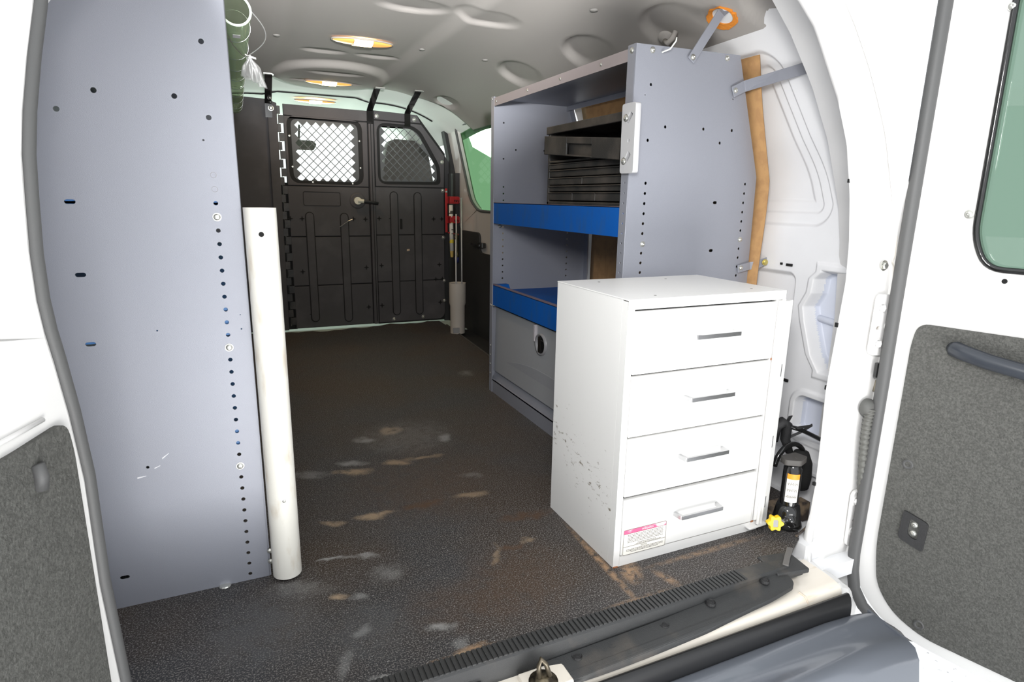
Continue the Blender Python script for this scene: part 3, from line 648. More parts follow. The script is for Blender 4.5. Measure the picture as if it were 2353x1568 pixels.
P('front_lip', B().box(FX - .0005, FX + .002, YN + .004, YF - .002, 1.143, 1.1725), mat('tan_sheen_lip', (.30, .26, .26), .55), tp)  # tan of reflected light painted into the grey lip
P('back_lip', B().box(1.276, 1.279, YN + .004, YF - .002, 1.15, 1.172), grey_metal, tp)
for y in (1.52, 1.75, 1.98, 2.25): bolt(tp, (FX - .001, y, 1.158), (-1, 0, 0), .0042)
for k, (z0, z1, lip) in enumerate([(.703, .783, .02), (.374, .456, .03)]):
    s1 = P('shelf', B().box(FX + .003, 1.37, YN + .003, YF - .003, z1 - .030, z1 - .026), blue_metal, sh, label='blue shelf with a tall front lip')
    P('front_lip', B().box(FX + .001, FX + .0035, YN + .003, YF - .003, z0, z1).box(FX + .001, FX + .022, YN + .003, YF - .003, z1 - .002, z1), blue_metal, s1)
    P('dust_line', B().box(FX + .0005, FX + .021, YN + .003, YF - .003, z1, z1 + .0008), dust_edge, s1)
    P('end_lip', B().prism([(YF - .004, z1 - .03), (YF - .004, z1), (YF - .03, z1), (YF - .06, z1 - .03)], lambda y, z: (FX + .003, y, z), lambda y, z: (FX + .07, y, z)), blue_metal, s1)
for i in range(3):
    P('shelf_groove', B().box(1.03 + i * .09, 1.034 + i * .09, YN + .02, YF - .03, .4258, .4296), blue_metal, s1)
P('shelf_clip', B().tube([(FX - .001, YF - .004, .375), (FX - .001, YF - .02, .371), (FX - .001, YF - .05, .373)], .0018, 6), zinc, sh)
# lower bin with fold-down door
lw = P('lower_door', plate(rpoly([(YN + .01, .09), (YN + .01, .362), (YF - .02, .362), (YF - .02, .09)], .01), [circ(1.862, .297, .034, 28)], .006, lambda u, v, w_: (FX + .022 + w_ + (.33 - v) * -.02, u, v)), mat('grey_door', (.32, .33, .345), .5, bump=.2, bscale=900), sh, bevel=.002, label='grey fold-down bin door')
P('door_relief', plate([(YF - .03 - .93 * t, .080 + .118 * math.sin(math.pi * min(t * .95 + .05, 1)) ** .6) for t in [k / 24 for k in range(25)]], [], .004, lambda u, v, w_: (FX + .0175 + w_, u, v)), mat('grey_door_relief', (.29, .30, .32), .5, bump=.2, bscale=900), lw, bevel=.0015)
P('raised_edge', B().box(FX + .008, FX + .020, 1.898, 1.912, .30, .362), grey_edge, lw, bevel=.002)
P('latch_ring', B().lathe([(.030, .0), (.033, .009), (.038, .010), (.041, .0)], (FX + .02, 1.862, .297), 30, (-1, 0, 0)), mat('grey_ring', (.22, .22, .23), .4), lw, smooth=True)
P('latch_paddle', B().lathe([(.0001, -.004), (.031, -.004)], (FX + .02, 1.862, .297), 24, (-1, 0, 0)).box(FX + .008, FX + .022, 1.852, 1.872, .268, .326).tube([(FX + .014, 1.845, .31), (FX + .012, 1.86, .318), (FX + .014, 1.88, .312)], .003, 6), black_gloss, lw, bevel=.002)
P('kick_plate', B().box(FX + .001, FX + .004, YN + .003, YF - .003, .0, .055).box(FX + .001, FX + .03, YN + .003, YF - .003, .052, .055).prism([(FX + .012, .055), (FX + .03, .09), (FX + .034, .09), (FX + .02, .055)], lambda x, z: (x, YN + .004, z), lambda x, z: (x, YF - .004, z)), grey_metal, sh)

# cardboard behind the shelves
def fcb(u, v):
    y = 1.325 + .93 * u; z = .44 + .745 * v
    x = tab(z, [(.44, 1.398), (.70, 1.400), (.86, 1.398), (1.0, 1.365), (1.185, 1.316)]) + .004 * math.sin(z * 14 + y * 2) * (1 - u)
    return (x, y, z)
g = grid(24, 40, fcb)
cbd = P('cardboard_sheet', g, cardboard_m, label='brown cardboard sheet standing behind the shelves against the right wall', cat='cardboard', smooth=True)
md = cbd.modifiers.new('s', 'SOLIDIFY'); md.thickness = .004
# brown backing seen between the lower shelves
cb2 = P('hardboard_backing', B().box(1.352, 1.356, 1.45, 2.16, .46, .70), cardboard_m, label='brown hardboard backing behind the gap between the two blue shelves', cat='hardboard')

# latch plate bolted on the flange
lt = T('latch_bracket', 'light grey slotted latch bracket bolted to the near front edge of the shelving unit', 'bracket', (.935, 1.36, .95))
def lmap(u, v, w_): return (.936 + w_, u, v)
lz0, lz1 = .868, 1.038
P('bracket_body', plate(rpoly([(1.320, lz0), (1.323, lz1), (1.381, lz1), (1.378, lz0)], .008), [rpoly([(1.345, lz1 - .020), (1.332, lz1 - .028), (1.352, lz1 - .050), (1.364, lz1 - .042)], .004), rpoly([(1.345, lz0 + .055), (1.333, lz0 + .045), (1.352, lz0 + .022), (1.364, lz0 + .030)], .004), circ(1.346, .947, .005, 12)], .016, lmap), mat('light_grey_bracket', (.46, .46, .47), .4), lt, bevel=.002)
P('slot_back', B().box(.938, .942, 1.328, 1.37, lz0 + .01, lz1 - .01), mat('bracket_shadow_grey', (.25, .25, .26), .5), lt)
bolt(lt, (.928, 1.362, lz1 - .035), (-1, 0, 0), .0075); bolt(lt, (.928, 1.362, lz0 + .030), (-1, 0, 0), .0075)
# straps (braces)
def strap(name, label, pts, wv, tv, bolts, grp='grey steel brace straps'):
    t = T(name, label, 'brace', pts[0])
    P('strap', B().ribbon(pts, wv, tv), grey_metal, t, bevel=.001)
    for p, ax, me_ in bolts: bolt(t, p, ax, .0062, me_)
    return t
strap('brace_strap', 'grey steel strap from the shelf top up to the torn ceiling hole', [(1.112, YN - .008, 1.155), (1.150, YN - .010, 1.212), (1.196, 1.352, 1.277), (1.215, 1.350, 1.286), (1.236, 1.348, 1.291)], [(.020, 0, -.014)] * 3 + [(.008, -.022, -.004)] * 2, [(0, .003, 0)] * 5, [((1.117, YN - .010, 1.163), (0, -1, 0), BOLT), ((1.226, 1.344, 1.286), (0, -.6, -.8), BOLTY)])
strap('brace_strap', 'long grey steel strap from the shelf side to the rear pillar', [(1.262, YN - .008, 1.090), (1.300, YN - .010, 1.108), (1.325, 1.26, 1.122), (1.352, 1.165, 1.136), (1.38, 1.06, 1.15)], [(-.012, 0, .026), (-.008, 0, .028), (0, 0, .029), (0, 0, .029), (0, 0, .029)], [(0, .003, 0), (.001, .003, 0), (.003, .001, 0), (.003, .001, 0), (.003, .001, 0)], [((1.270, YN - .010, 1.095), (0, -1, 0), BOLT), ((1.346, 1.165, 1.136), (-1, -.3, 0), BOLTY)])
strap('brace_strap', 'short grey steel strap low on the shelf side fixed to the white wall', [(1.345, YN - .006, .608), (1.388, YN - .010, .617), (1.397, YN - .02, .619), (1.432, YN - .030, .632)], [(-.004, 0, .023)] * 4, [(0, .003, 0)] * 4, [((1.355, YN - .008, .612), (0, -1, 0), BOLT), ((1.422, YN - .033, .629), (-.3, -1, 0), BOLTY)])
zt = P('cable_tie', B().tube([(1.02, YN - .006, 1.165), (1.035, YN - .02, 1.172), (1.045, YN - .028, 1.190), (1.046, YN - .028, 1.198)], .002, 6), mat('clear_nylon', (.75, .77, .72), .3), label='white cable tie end sticking out of the shelf top corner', cat='cable tie', smooth=True)

# black drawer case
cs = T('tool_drawer_case', 'black plastic tool case with an open sagging drawer on the upper blue shelf', 'tool case', (1.08, 1.65, .757))
CX = .972; cy0, cy1, cz0, cz1 = 1.408, 1.868, .7585, 1.030
cf = P('case_body', B().box(CX, 1.20, cy1 - .012, cy1, cz0, cz1).box(CX, 1.20, cy0, cy0 + .012, cz0, cz1).box(CX, 1.20, cy0, cy1, cz1 - .012, cz1).box(CX - .006, CX + .004, cy0 - .004, cy1 + .004, cz1 - .024, cz1).box(CX, 1.20, cy0, cy1, cz0, cz0 + .035).box(1.19, 1.20, cy0, cy1, cz0, cz1).box(CX, 1.19, cy0 + .01, cy1 - .01, .915, .922), black_case, cs, bevel=.002)
zz = [(.797, .822), (.825, .843), (.846, .868), (.871, .892), (.895, .912)]
for k, (a, c) in enumerate(zz):
    split = {0: [.33, .62], 2: [.5]}.get(k, [])
    ys = [cy0 + .014] + [cy0 + (cy1 - cy0) * q for q in split] + [cy1 - .014]
    for y0, y1 in zip(ys, ys[1:]):
        P('drawer', B().box(CX - .002 + .003 * (k % 2), 1.15, y0 + .002, y1 - .002, a, c).box(CX - .005, CX, y0 + .002, y1 - .002, c - .004, c), black_case, cs, bevel=.0015)
def tilt(y): return (y - 1.60) * .088
d = B()
def dq(x0, x1, y0, y1, z0, z1, z0b=None):
    vs = []
    for x in (x0, x1):
        for y in (y0, y1):
            for z in (z0, z1): vs.append(d.bm.verts.new((x, y, z + tilt(y))))
    for f in ((0, 1, 3, 2), (4, 6, 7, 5), (0, 4, 5, 1), (2, 3, 7, 6), (0, 2, 6, 4), (1, 5, 7, 3)): d.bm.faces.new([vs[i] for i in f])
DX = .935
dq(DX, DX + .006, 1.39, 1.535, .921, .977); dq(DX, DX + .006, 1.68, 1.825, .921, .977)
dq(DX, DX + .006, 1.535, 1.68, .958, .977); dq(DX + .012, DX + .016, 1.53, 1.685, .921, .962); dq(DX, DX + .014, 1.535, 1.68, .921, .926)
dq(DX, 1.14, 1.39, 1.395, .921, .962); dq(DX, 1.14, 1.82, 1.825, .921, .962); dq(DX, 1.14, 1.39, 1.825, .921, .924)
od = P('open_drawer', d, black_case, cs, label='pulled-out sagging drawer with a recessed grip', bevel=.0015)

# ================================================================== WHITE CABINET
cb = T('drawer_cabinet', 'white steel four-drawer cabinet with scuffed side and chrome pulls on the rubber floor', 'cabinet', (.711, .998, 0))
X0, X1, Y0, Y1, ZT = .712, 1.140, 1.0, 1.297, .603
cbody = P('body', B().box(X0, X0 + .004, Y0 + .0205, Y1, 0, ZT).box(X1 - .004, X1, Y0 + .0205, Y1, 0, ZT).box(X0 + .0045, X1 - .0045, Y1 - .004, Y1, 0, ZT), cab_white, cb)
P('left_stile', B().box(X0, X0 + .016, Y0 - .001, Y0 + .02, 0, ZT - .002), cab_plain, cb)
P('right_stile', B().box(X1 - .022, X1, Y0 - .001, Y0 + .02, 0, ZT - .002), cab_plain, cb)
P('bottom_rail', B().box(X0 + .0165, X1 - .0225, Y0 - .001, Y0 + .03, .0, .024), cab_plain, cb)
ct = P('cabinet_top', B().box(X0 - .001, X1 + .004, Y0 - .004, Y1 + .001, ZT, ZT + .003).box(X0 - .001, X1 + .004, Y0 - .004, Y0 - .001, ZT - .018, ZT), cab_plain, cb, bevel=.001)
for x, y in [(.80, 1.25), (1.0, 1.25), (.80, 1.03), (1.08, 1.04)]: P('top_hole', B().cyl((x, y, ZT + .0026), (x, y, ZT + .0034), .003, seg=10), ink, ct)
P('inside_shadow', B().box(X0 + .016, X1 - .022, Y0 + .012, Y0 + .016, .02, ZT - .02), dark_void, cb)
DW = (X1 - .024) - (X0 + .0175)
db = B().box(0, DW, -.003, .010, 0, .1345); dme = bpy.data.meshes.new('drawer'); bm_ = db.bm
bmesh.ops.recalc_face_normals(bm_, faces=bm_.faces); bm_.to_mesh(dme); bm_.free(); dme.materials.append(cab_plain)
hb = B(); hx = .142
hb.ribbon([(hx, 0, 0), (hx + .004, -.024, .0), (hx + .012, -.026, .0)], [(0, .0, .009)] * 3, [(.006, .0, 0), (.008, .004, 0), (.0, .006, 0)])
hb.box(hx + .002, hx + .122, -.029, -.023, -.0045, .0045); hb.ribbon([(hx + .124, 0, 0), (hx + .120, -.024, 0)], [(0, 0, .009)] * 2, [(.006, 0, 0)] * 2)
hme = bpy.data.meshes.new('handle'); bmesh.ops.recalc_face_normals(hb.bm, faces=hb.bm.faces); hb.bm.to_mesh(hme); hb.bm.free(); hme.materials.append(chrome)
for z in (.4465, .3075, .1685, .0265):
    o = bpy.data.objects.new('drawer', dme); COL.objects.link(o); o.parent = cb; o.location = (X0 + .0175 - .711, 1.0 - .998, z)
    md = o.modifiers.new('b', 'BEVEL'); md.width = .0015; md.segments = 2
    h = bpy.data.objects.new('handle', hme); COL.objects.link(h); h.parent = o; h.location = (0, 0, .0745); h['label'] = 'square chrome bar handle'
    OFF[o.name] = Vector((.711 + o.location.x, .998 + o.location.y, z))
    last = o
b = B().box(0, .001, 0, .001, 0, .001)
# hinged lock bar on right side
lb = P('lock_bar', B().box(X1 - .019, X1 + .002, Y0 - .008, Y0 - .003, .030, ZT - .02).prism([(X1 + .002, Y0 - .003), (X1 + .006, Y0 - .010), (X1 + .036, Y0 + .002), (X1 + .034, Y0 + .010), (X1 + .010, Y0 + .004)], lambda x, y: (x, y, .012), lambda x, y: (x, y, ZT - .022)), cab_plain, cb, bevel=.002, label='hinged white locking bar down the right edge')
P('hinge_rod', B().cyl((X1 - .008, Y0 - .010, .020), (X1 - .008, Y0 - .010, ZT - .015), .004, seg=10), cab_white, lb)
for q_ in [(X1 + .011, X1 + .0135, Y0 - .0078, Y0 - .0068, .40, .43), (X1 + .011, X1 + .0135, Y0 - .0078, Y0 - .0068, .22, .25), (X1 + .011, X1 + .0135, Y0 - .0078, Y0 - .0068, .06, .09)]: P('bar_slot', B().box(*q_), dark_void, lb)
P('bottom_lug', plate(rpoly([(X1 - .042, Y0 - .018), (X1 + .022, Y0 - .014), (X1 + .018, Y0 + .02), (X1 - .040, Y0 + .01)], .008), [circ(X1 - .008, Y0 - .008, .003)], .004, lambda u, v, w_: (u, v, .016 + w_)), cab_white, cb, bevel=.001)
for q_ in [(X1 - .021, X1 - .018, Y0 - .0035, Y0 - .002, .442, .447), (X1 - .024, X1 - .016, Y0 - .0035, Y0 - .002, .024, .028), (X0, X0 + .012, Y0 - .0035, Y0 - .001, .0, .002)]: P('rust_spot', B().box(*q_), rust_m, cb)
# warning sticker on the bottom drawer
yst = .9962
dz = Vector((0, 0, 0))

def multi(name, items, parent, label=None):
    """several plates joined into one mesh with several materials"""
    bm = bmesh.new(); mats = []
    for it, mt in items:
        if mt not in mats: mats.append(mt)
        me = it
        if isinstance(it, B):
            me = bpy.data.meshes.new('t'); bmesh.ops.recalc_face_normals(it.bm, faces=it.bm.faces); it.bm.to_mesh(me); it.bm.free()
        n0 = len(bm.faces); bm.from_mesh(me); bm.faces.ensure_lookup_table()
        for f in bm.faces[n0:]: f.material_index = mats.index(mt)
        bpy.data.meshes.remove(me)
    me = bpy.data.meshes.new(name); bm.to_mesh(me); bm.free()
    for mt in mats: me.materials.append(mt)
    return P(name, me, None, parent, label=label)
fy = lambda d_: (lambda u, v, w_: (u, yst - d_ + w_, v))
lines = B()
random.seed(3)
def tl(u0, u1, z, h=.0008):
    u = u0
    while u < u1:
        L_ = random.uniform(.002, .007); lines.box(u, min(u + L_, u1), yst - .0011, yst - .0008, z - h / 2, z + h / 2); u += L_ + .0011
for k in range(6): tl(.745, .842, .0745 - k * .0036)
tl(.772, .822, .0519); tl(.768, .838, .0489)
for k in range(3): tl(.743 + .012 * (k == 2), .844 - .014 * (k == 2), .0385 - k * .0030)
multi('warning_sticker', [
    (plate(rpoly([(.7325, .0255), (.7325, .0895), (.8515, .0895), (.8515, .0255)], .004), [], .0006, fy(0)), sticker_w),
    (plate(rpoly([(.7335, .0262), (.7335, .0888), (.8505, .0888), (.8505, .0262)], .004), [rpoly([(.7343, .027), (.7343, .088), (.8497, .088), (.8497, .027)], .0035)], .0002, fy(.0008)), ink),
    (B().box(.7345, .8495, yst - .0007, yst - .0004, .0785, .0875), sticker_p),
    (B().box(.7345, .8495, yst - .0008, yst - .0004, .0778, .0786).box(.7345, .8495, yst - .0008, yst - .0004, .0462, .0468), ink),
    (text_mesh('WARNING', .0066, lambda u, v, w_: (u + .798, yst - .0010, v + .0805)), sticker_w),
    (text_mesh('NOTICE', .0045, lambda u, v, w_: (u + .790, yst - .0010, v + .0412)), ink),
    (lines, ink)], last, 'white warning sticker with a pink header band')

# ================================================================== LEFT SHELF UNIT (seen from its end)
LY = 1.267
ls = T('shelving_unit', 'tall grey steel shelving end panel at the left beside the left rear door', 'shelving unit', (-.2, 1.7, 0))
lh = [circ(x, z, .0046, 12) for x, z in [(-.025, 1.057), (-.075, .964), (-.193, .964), (-.248, .931), (-.024, .932)]] + [circ(-.036, .893, .002, 6), circ(-.186, .287, .0030, 8), circ(-.143, .552, .0016, 6), circ(-.001, .573, .0012, 6), circ(-.001, .545, .0016, 6)]
k = 0
for k in range(32):
    z = .783 - k * .02480
    if z > .01 and k not in (1, 11, 21): lh.append(circ(-.0255, z, .0040))
lh += [slot(-.248, z, .0082, .0038) for z in (.783, .659, .535, .065)]
lep = P('end_panel', plate([(-.43, 0), (.012, 0), (.014, 1.18), (-.33, 1.18), (-.43, .87)], lh, .003, lambda u, v, w_: (u, LY + w_, v)), grey_metal, ls)
P('rolled_edge', B().cyl((.0125, LY + .003, 0), (.0145, LY + .003, 1.18), .003, seg=10), grey_metal, lep, smooth=True)
P('front_flange', B().box(.0125, .0155, LY, LY + .03, 0, 1.18), grey_metal, lep)
for z in (.758, .510, .262): bolt(lep, (-.0255, LY - .002, z), (0, -1, 0), .0062)
P('blind_hole', B().lathe([(.0046, .0), (.0050, .0006), (.0054, 0)], (-.025, LY - .0015, .833), 14, (0, -1, 0)).lathe([(.0046, .0), (.0050, .0006), (.0054, 0)], (-.025, LY - .0015, .808), 14, (0, -1, 0)), grey_edge, lep)
for (a, c) in [(.77, .80), (.53, .598), (.299, .348)]:
    P('shelf', B().box(-.40, .010, LY + .003, 3.1, c - .02, c - .016).box(.008, .010, LY + .003, 3.1, a, c).box(-.40, .01, LY + .003, LY + .005, a + .004, c), mat('bright_blue_shelf', (.03, .13, .33), .45), ls, label='blue shelf')
P('end_panel', B().box(-.43, .013, 3.1, 3.103, 0, 1.18), grey_metal, ls)
P('top_tray', B().box(-.33, .013, LY + .003, 3.1, 1.172, 1.176), grey_metal, ls)
P('scuff_mark', B().ribbon([(-.205, LY - .0018, .268), (-.19, LY - .0018, .270)], [(0, 0, .003), (0, 0, .001)], [(0, .0004, 0)] * 2).ribbon([(-.175, LY - .0018, .283), (-.165, LY - .0018, .287)], [(0, 0, .002), (0, 0, .001)], [(0, .0004, 0)] * 2).ribbon([(-.160, LY - .0018, .301), (-.148, LY - .0018, .310)], [(0, 0, .003), (0, 0, .0008)], [(0, .0004, 0)] * 2), mat('chalk_scuff', (.7, .7, .72), .8), lep)
P('foot_screw', B().lathe([(.0001, .003), (.010, .002), (.012, 0)], (-.075, LY - .004, .001), 12), zinc, ls)
# white half pipe guarding the edge
pv = T('white_pipe_guard', 'off-white plastic pipe standing upright against the left shelf edge', 'pipe', (.0480, LY - .012, .006))
PR = .0292
b = B(); b.lathe([(PR - .003, .77), (PR, .77), (PR, .0), (PR - .003, .0), (PR - .003, .77)], (.0480, LY - .012, .006), 36)
pp = P('pipe_wall', b, pvc_m, pv); smooth_by_angle(pp, .8)
P('screw_hole', B().cyl((.0465, LY - .012 - PR - .0004, .728), (.0465, LY - .012 - PR + .002, .728), .0048, seg=12), dark_void, pp)
bolt(pp, (.0505, LY - .012 - PR - .0002, .188), (0, -1, 0), .0035)
P('side_screw', B().lathe([(.0001, .003), (.005, .002), (.006, 0)], (.0165, LY - .004, .035), 10, (0, -1, 0)).lathe([(.0001, .003), (.005, .002), (.006, 0)], (.0165, LY - .004, .06), 10, (0, -1, 0)), zinc, ls)
# clear tube with spring wire
ta, tb = Vector((.036, 1.35, 1.135)), Vector((.049, 3.02, 1.166))
tt = T('clear_tube', 'long clear green plastic tube wound with wire along the top edge of the left shelf', 'tube', tuple(ta))
TR = .0275
ax = (tb - ta).normalized()
b = B(); q = ax.to_track_quat('Z', 'Y'); Ltot = (tb - ta).length
b.lathe([(TR - .002, 0), (TR, 0), (TR, Ltot), (.0001, Ltot + .01)], ta, 32, ax)
b.lathe([(TR - .002, 0), (TR - .002, Ltot - .01), (.0001, Ltot - .01)], ta, 32, ax)
tw = P('tube_wall', b, tube_clear, tt, smooth=True)
P('tube_rim', B().lathe([(TR - .003, -.002), (TR + .001, -.002), (TR + .001, .002), (TR - .003, .002), (TR - .003, -.002)], ta, 32, ax), mat('frosted_rim', (.62, .72, .58), .4), tw, smooth=True)
P('price_tag', B().box(.030, .044, 1.43, 1.455, 1.1088, 1.1098), mat('tag_grey', (.45, .45, .45), .6), tw)
for k, dd in enumerate([.12, .33, .50, .68, .86, 1.06, 1.25, 1.45, 1.56]):
    pts = []
    for i in range(25):
        t = 2 * math.pi * i / 24; pts.append(ta + ax * (dd + .03 * i / 24) + q @ Vector((math.cos(t), math.sin(t), 0)) * (TR + .0015))
    P('wire_coil', B().tube(pts, .0007, 6), chrome, tt, smooth=True)
pts = []
for i in range(30):
    t = i / 29; pts.append((.064 + .034 * math.sin(math.pi * t) , 1.40 + .28 * t, 1.150 - .030 * t + .0 * t))
bgp = Vector((.068, 1.68, 1.118))
P('loose_wire', B().tube(pts + [tuple(bgp)], .0011, 6), mat('wire_white', (.75, .75, .75), .3, metal=.5), tt, smooth=True)
P('dark_wire', B().tube([(.012, 1.42, 1.125), (.030, 1.50, 1.104), (.050, 1.60, 1.105), tuple(bgp)], .0008, 6), ink, tt)
# plastic bag
bg = T('plastic_bag', 'small clear plastic bag knotted on the wire below the clear tube', 'plastic bag', tuple(bgp))
def fbag(u, v):
    t = 2 * math.pi * u; L_ = v
    r = .003 + .011 * smst(0, .45, L_) + .005 * L_; r *= 1 + .18 * math.sin(t * 7 + L_ * 4) * (.3 + L_) + .08 * math.sin(t * 13)
    return (bgp.x + .006 * L_ + r * math.cos(t) * (1 + .3 * L_), bgp.y + .02 * L_ + r * .45 * math.sin(t), bgp.z - .050 * L_ - .012 * math.cos(t) * L_ * L_ + .004 * math.sin(5 * t) * L_)
P('bag_film', grid(60, 26, fbag), bag_m, bg, smooth=True)
P('knot', B().lathe([(.0001, -.005), (.005, -.003), (.006, .0), (.003, .004), (.0001, .005)], bgp, 10).ribbon([bgp, bgp + Vector((-.006, -.004, .002)), bgp + Vector((-.010, -.004, .005))], [(0, .004, .003)] * 3, [(0, 0, .001)] * 3).ribbon([bgp, bgp + Vector((.007, -.004, -.001)), bgp + Vector((.014, -.004, -.003))], [(0, .004, .004)] * 3, [(0, 0, .001)] * 3), mat('bag_knot_white', (.8, .8, .78), .5), bg)

# ================================================================== BULKHEAD
BY = 3.85
bk = T('bulkhead_partition', 'black steel bulkhead partition with a mesh-windowed door at the front of the cargo bay', 'partition', (.7, BY, 0))
fb = lambda d_: (lambda u, v, w_: (u, BY - d_ + w_, v))
P('left_panel', plate([(-.40, .0), (.205, .0), (.222, .0), (.240, 1.318), (-.40, 1.34)], [], .02, fb(0)), part_panel, bk, bevel=.003)
P('left_post', plate([(.212, .0), (.262, .0), (.275, 1.300), (.225, 1.316)], [], .022, fb(.012)), part_panel, bk, bevel=.004)
bolt(bk, (.245, BY - .026, 1.270), (0, -1, 0), .012)
# door leaf: face plates with recessed joints over a backing
def cellholes(x0, z0, nc, nr, p, hx_, inside=None):
    L_ = []
    for r in range(nr * 2 - 1):
        n = nc if r % 2 == 0 else nc - 1
        for c in range(n):
            x = x0 + c * p + (0 if r % 2 == 0 else p / 2); z = z0 - r * p / 2
            if inside is None or inside(x, z): L_.append([(x - hx_, z), (x, z - hx_), (x + hx_, z), (x, z + hx_)])
    return L_
w1o = rpoly([(.322, .868), (.322, 1.245), (.745, 1.235), (.745, .862)], .06)
dleaf = P('partition_door', plate([(.300, .004), (.308, 1.300), (.790, 1.294), (.780, .004)], [rpoly([(.345, .885), (.345, 1.225), (.72, 1.215), (.72, .88)], .04)], .012, fb(0)), groove_m, bk, label='black partition door with a mesh window')
for (z0, z1) in [(.008, .262), (.268, .556), (.562, .850)]:
    P('door_face', B().box(.306, .772, BY - .014, BY - .004, z0, z1), part_panel, dleaf, bevel=.003)
P('window_surround', plate([(.309, .856), (.309, 1.235), (.776, 1.228), (.772, .856)], [w1o], .010, fb(.009)), part_panel, dleaf, bevel=.002)
P('top_rail', plate([(.309, 1.241), (.309, 1.298), (.778, 1.292), (.776, 1.234)], [], .012, fb(.010)), part_panel, dleaf, bevel=.002)
P('mesh_window', plate(rpoly([(.326, .872), (.326, 1.240), (.741, 1.230), (.741, .866)], .055), cellholes(.386, 1.190, 7, 7, .0487, .0218), .003, fb(.004)), mesh_plate, dleaf, label='diamond mesh window plate')
P('closing_edge', plate([(.776, .004), (.806, .004), (.812, 1.300), (.783, 1.300)], [], .018, fb(.014)), part_panel, bk, bevel=.004)
P('closing_groove', B().box(.7925, .7965, BY - .0245, BY - .02, .02, 1.27), groove_m, bk)
def rib(parent, u, z0, z1):
    r = P('pressed_rib', plate(stadium_v(u, z0, z1, .026), [], .006, fb(.015)), groove_m, parent)
    P('rib_crown', plate(stadium_v(u, z0 + .005, z1 - .005, .021), [], .008, fb(.017)), part_panel, r, bevel=.003)
rib(dleaf, .418, .040, .705); rib(dleaf, .618, .028, .700)
P('cover_plate', plate(rpoly([(.388, .740), (.388, .822), (.602, .820), (.602, .738)], .012), [rpoly([(.391, .743), (.391, .819), (.599, .817), (.599, .741)], .010)], .003, fb(.0145)), groove_m, dleaf)
P('handle_rose', B().lathe([(.0001, .006), (.040, .006), (.046, .003), (.048, 0)], (.703, BY - .014, .772), 30, (0, -1, 0)), part_panel, dleaf)
hd = P('lever_handle', B().tube([(.705, BY - .030, .772), (.735, BY - .036, .768), (.78, BY - .040, .762), (.822, BY - .040, .757)], [.015, .014, .013, .012], 10, flat=.5), black_plastic, dleaf, smooth=True)
P('lever_boss', B().cyl((.700, BY - .042, .772), (.700, BY - .02, .772), .022).tube([(.700, BY - .040, .773), (.735, BY - .044, .770)], .012, 8), mat('cream_boss', (.62, .60, .50), .4), dleaf, smooth=False)
P('cable_tie', B().tube([(.588, BY - .022, .615), (.64, BY - .03, .652), (.665, BY - .028, .662)], .0022, 6), zinc, dleaf)
kb_ = B()
for a in range(2):
    v = (.015, 0) if a == 0 else (0, .015)
    kb_.ribbon([(-v[0], 0, -v[1]), (0, 0, 0), (v[0], 0, v[1])], [((0, 0, .002) if a == 0 else (.002, 0, 0)), ((0, 0, .010) if a == 0 else (.010, 0, 0)), ((0, 0, .002) if a == 0 else (.002, 0, 0))], [(0, .003, 0)] * 3)
KO = bpy.data.meshes.new('knockout'); bmesh.ops.recalc_face_normals(kb_.bm, faces=kb_.bm.faces); kb_.bm.to_mesh(KO); kb_.bm.free(); KO.materials.append(groove_m)
def knock(parent, pts, y):
    for x, z in pts:
        o = bpy.data.objects.new('knockout', KO); COL.objects.link(o); o.parent = parent; o.location = Vector((x, y, z)) - OFF[parent.name]
knock(dleaf, [(.31, .665), (.375, .665), (.672, .664), (.745, .662), (.36, .352), (.74, .366), (.40, .09), (.745, .115)], BY - .0155)
for (x, z) in [(.43, 1.238), (.60, 1.232), (.335, 1.13), (.73, 1.12), (.342, .96), (.73, .965), (.45, .876), (.68, .872)]: bolt(dleaf, (x, BY - .0065, z), (0, -1, 0), .0040)
# hinge: interlocking leaves with daylight between
hg = P('piano_hinge', B().cyl((.277, BY + .004, .02), (.283, BY + .004, 1.29), .0028, seg=8), zinc, bk)
P('hinge_light_block', B().box(.255, .312, BY + .006, BY + .010, .0, .87), groove_m, bk)  # added dark strip that keeps daylight out of the lower gap
b = B()
for k in range(26):
    z = .03 + k * .0485
    if k % 2: b.box(.262, .2920, BY - .013, BY - .008, z, z + .0485 - .004)
    else: b.box(.2790, .309, BY - .013, BY - .008, z, z + .0485 - .004)
P('hinge_leaf', b, black_case, hg)
# right fixed panel
w2o = rpoly([(.832, .872), (.832, 1.232), (1.045, 1.228), (1.105, 1.195), (1.225, .995), (1.232, .878)], [.06, .06, .03, .03, .03, .03])
rp = P('right_panel', plate([(.806, .0), (.812, 1.300), (1.085, 1.290), (1.262, 1.070), (1.252, .0)], [rpoly([(.85, .89), (.85, 1.215), (1.04, 1.21), (1.09, 1.18), (1.205, .985), (1.21, .895)], .03)], .012, fb(0)), groove_m, bk, label='fixed black panel with a slanted mesh window')
for (z0, z1) in [(.010, .268), (.274, .562), (.568, .855)]:
    P('panel_face', plate(rpoly([(.812, z0), (.812, z1), (1.250, z1), (1.250, z0)], [.004, .004, .004, .05 if z0 < .02 else .004]), [], .010, fb(.009)), part_panel, rp, bevel=.003)
P('window_surround', plate([(.818, .861), (.818, 1.243), (1.108, 1.236), (1.256, 1.055), (1.252, .861)], [w2o], .010, fb(.009)), part_panel, rp, bevel=.002)
P('top_rail', plate([(.818, 1.249), (.818, 1.298), (1.082, 1.288), (1.104, 1.243)], [], .012, fb(.010)), part_panel, rp, bevel=.002)
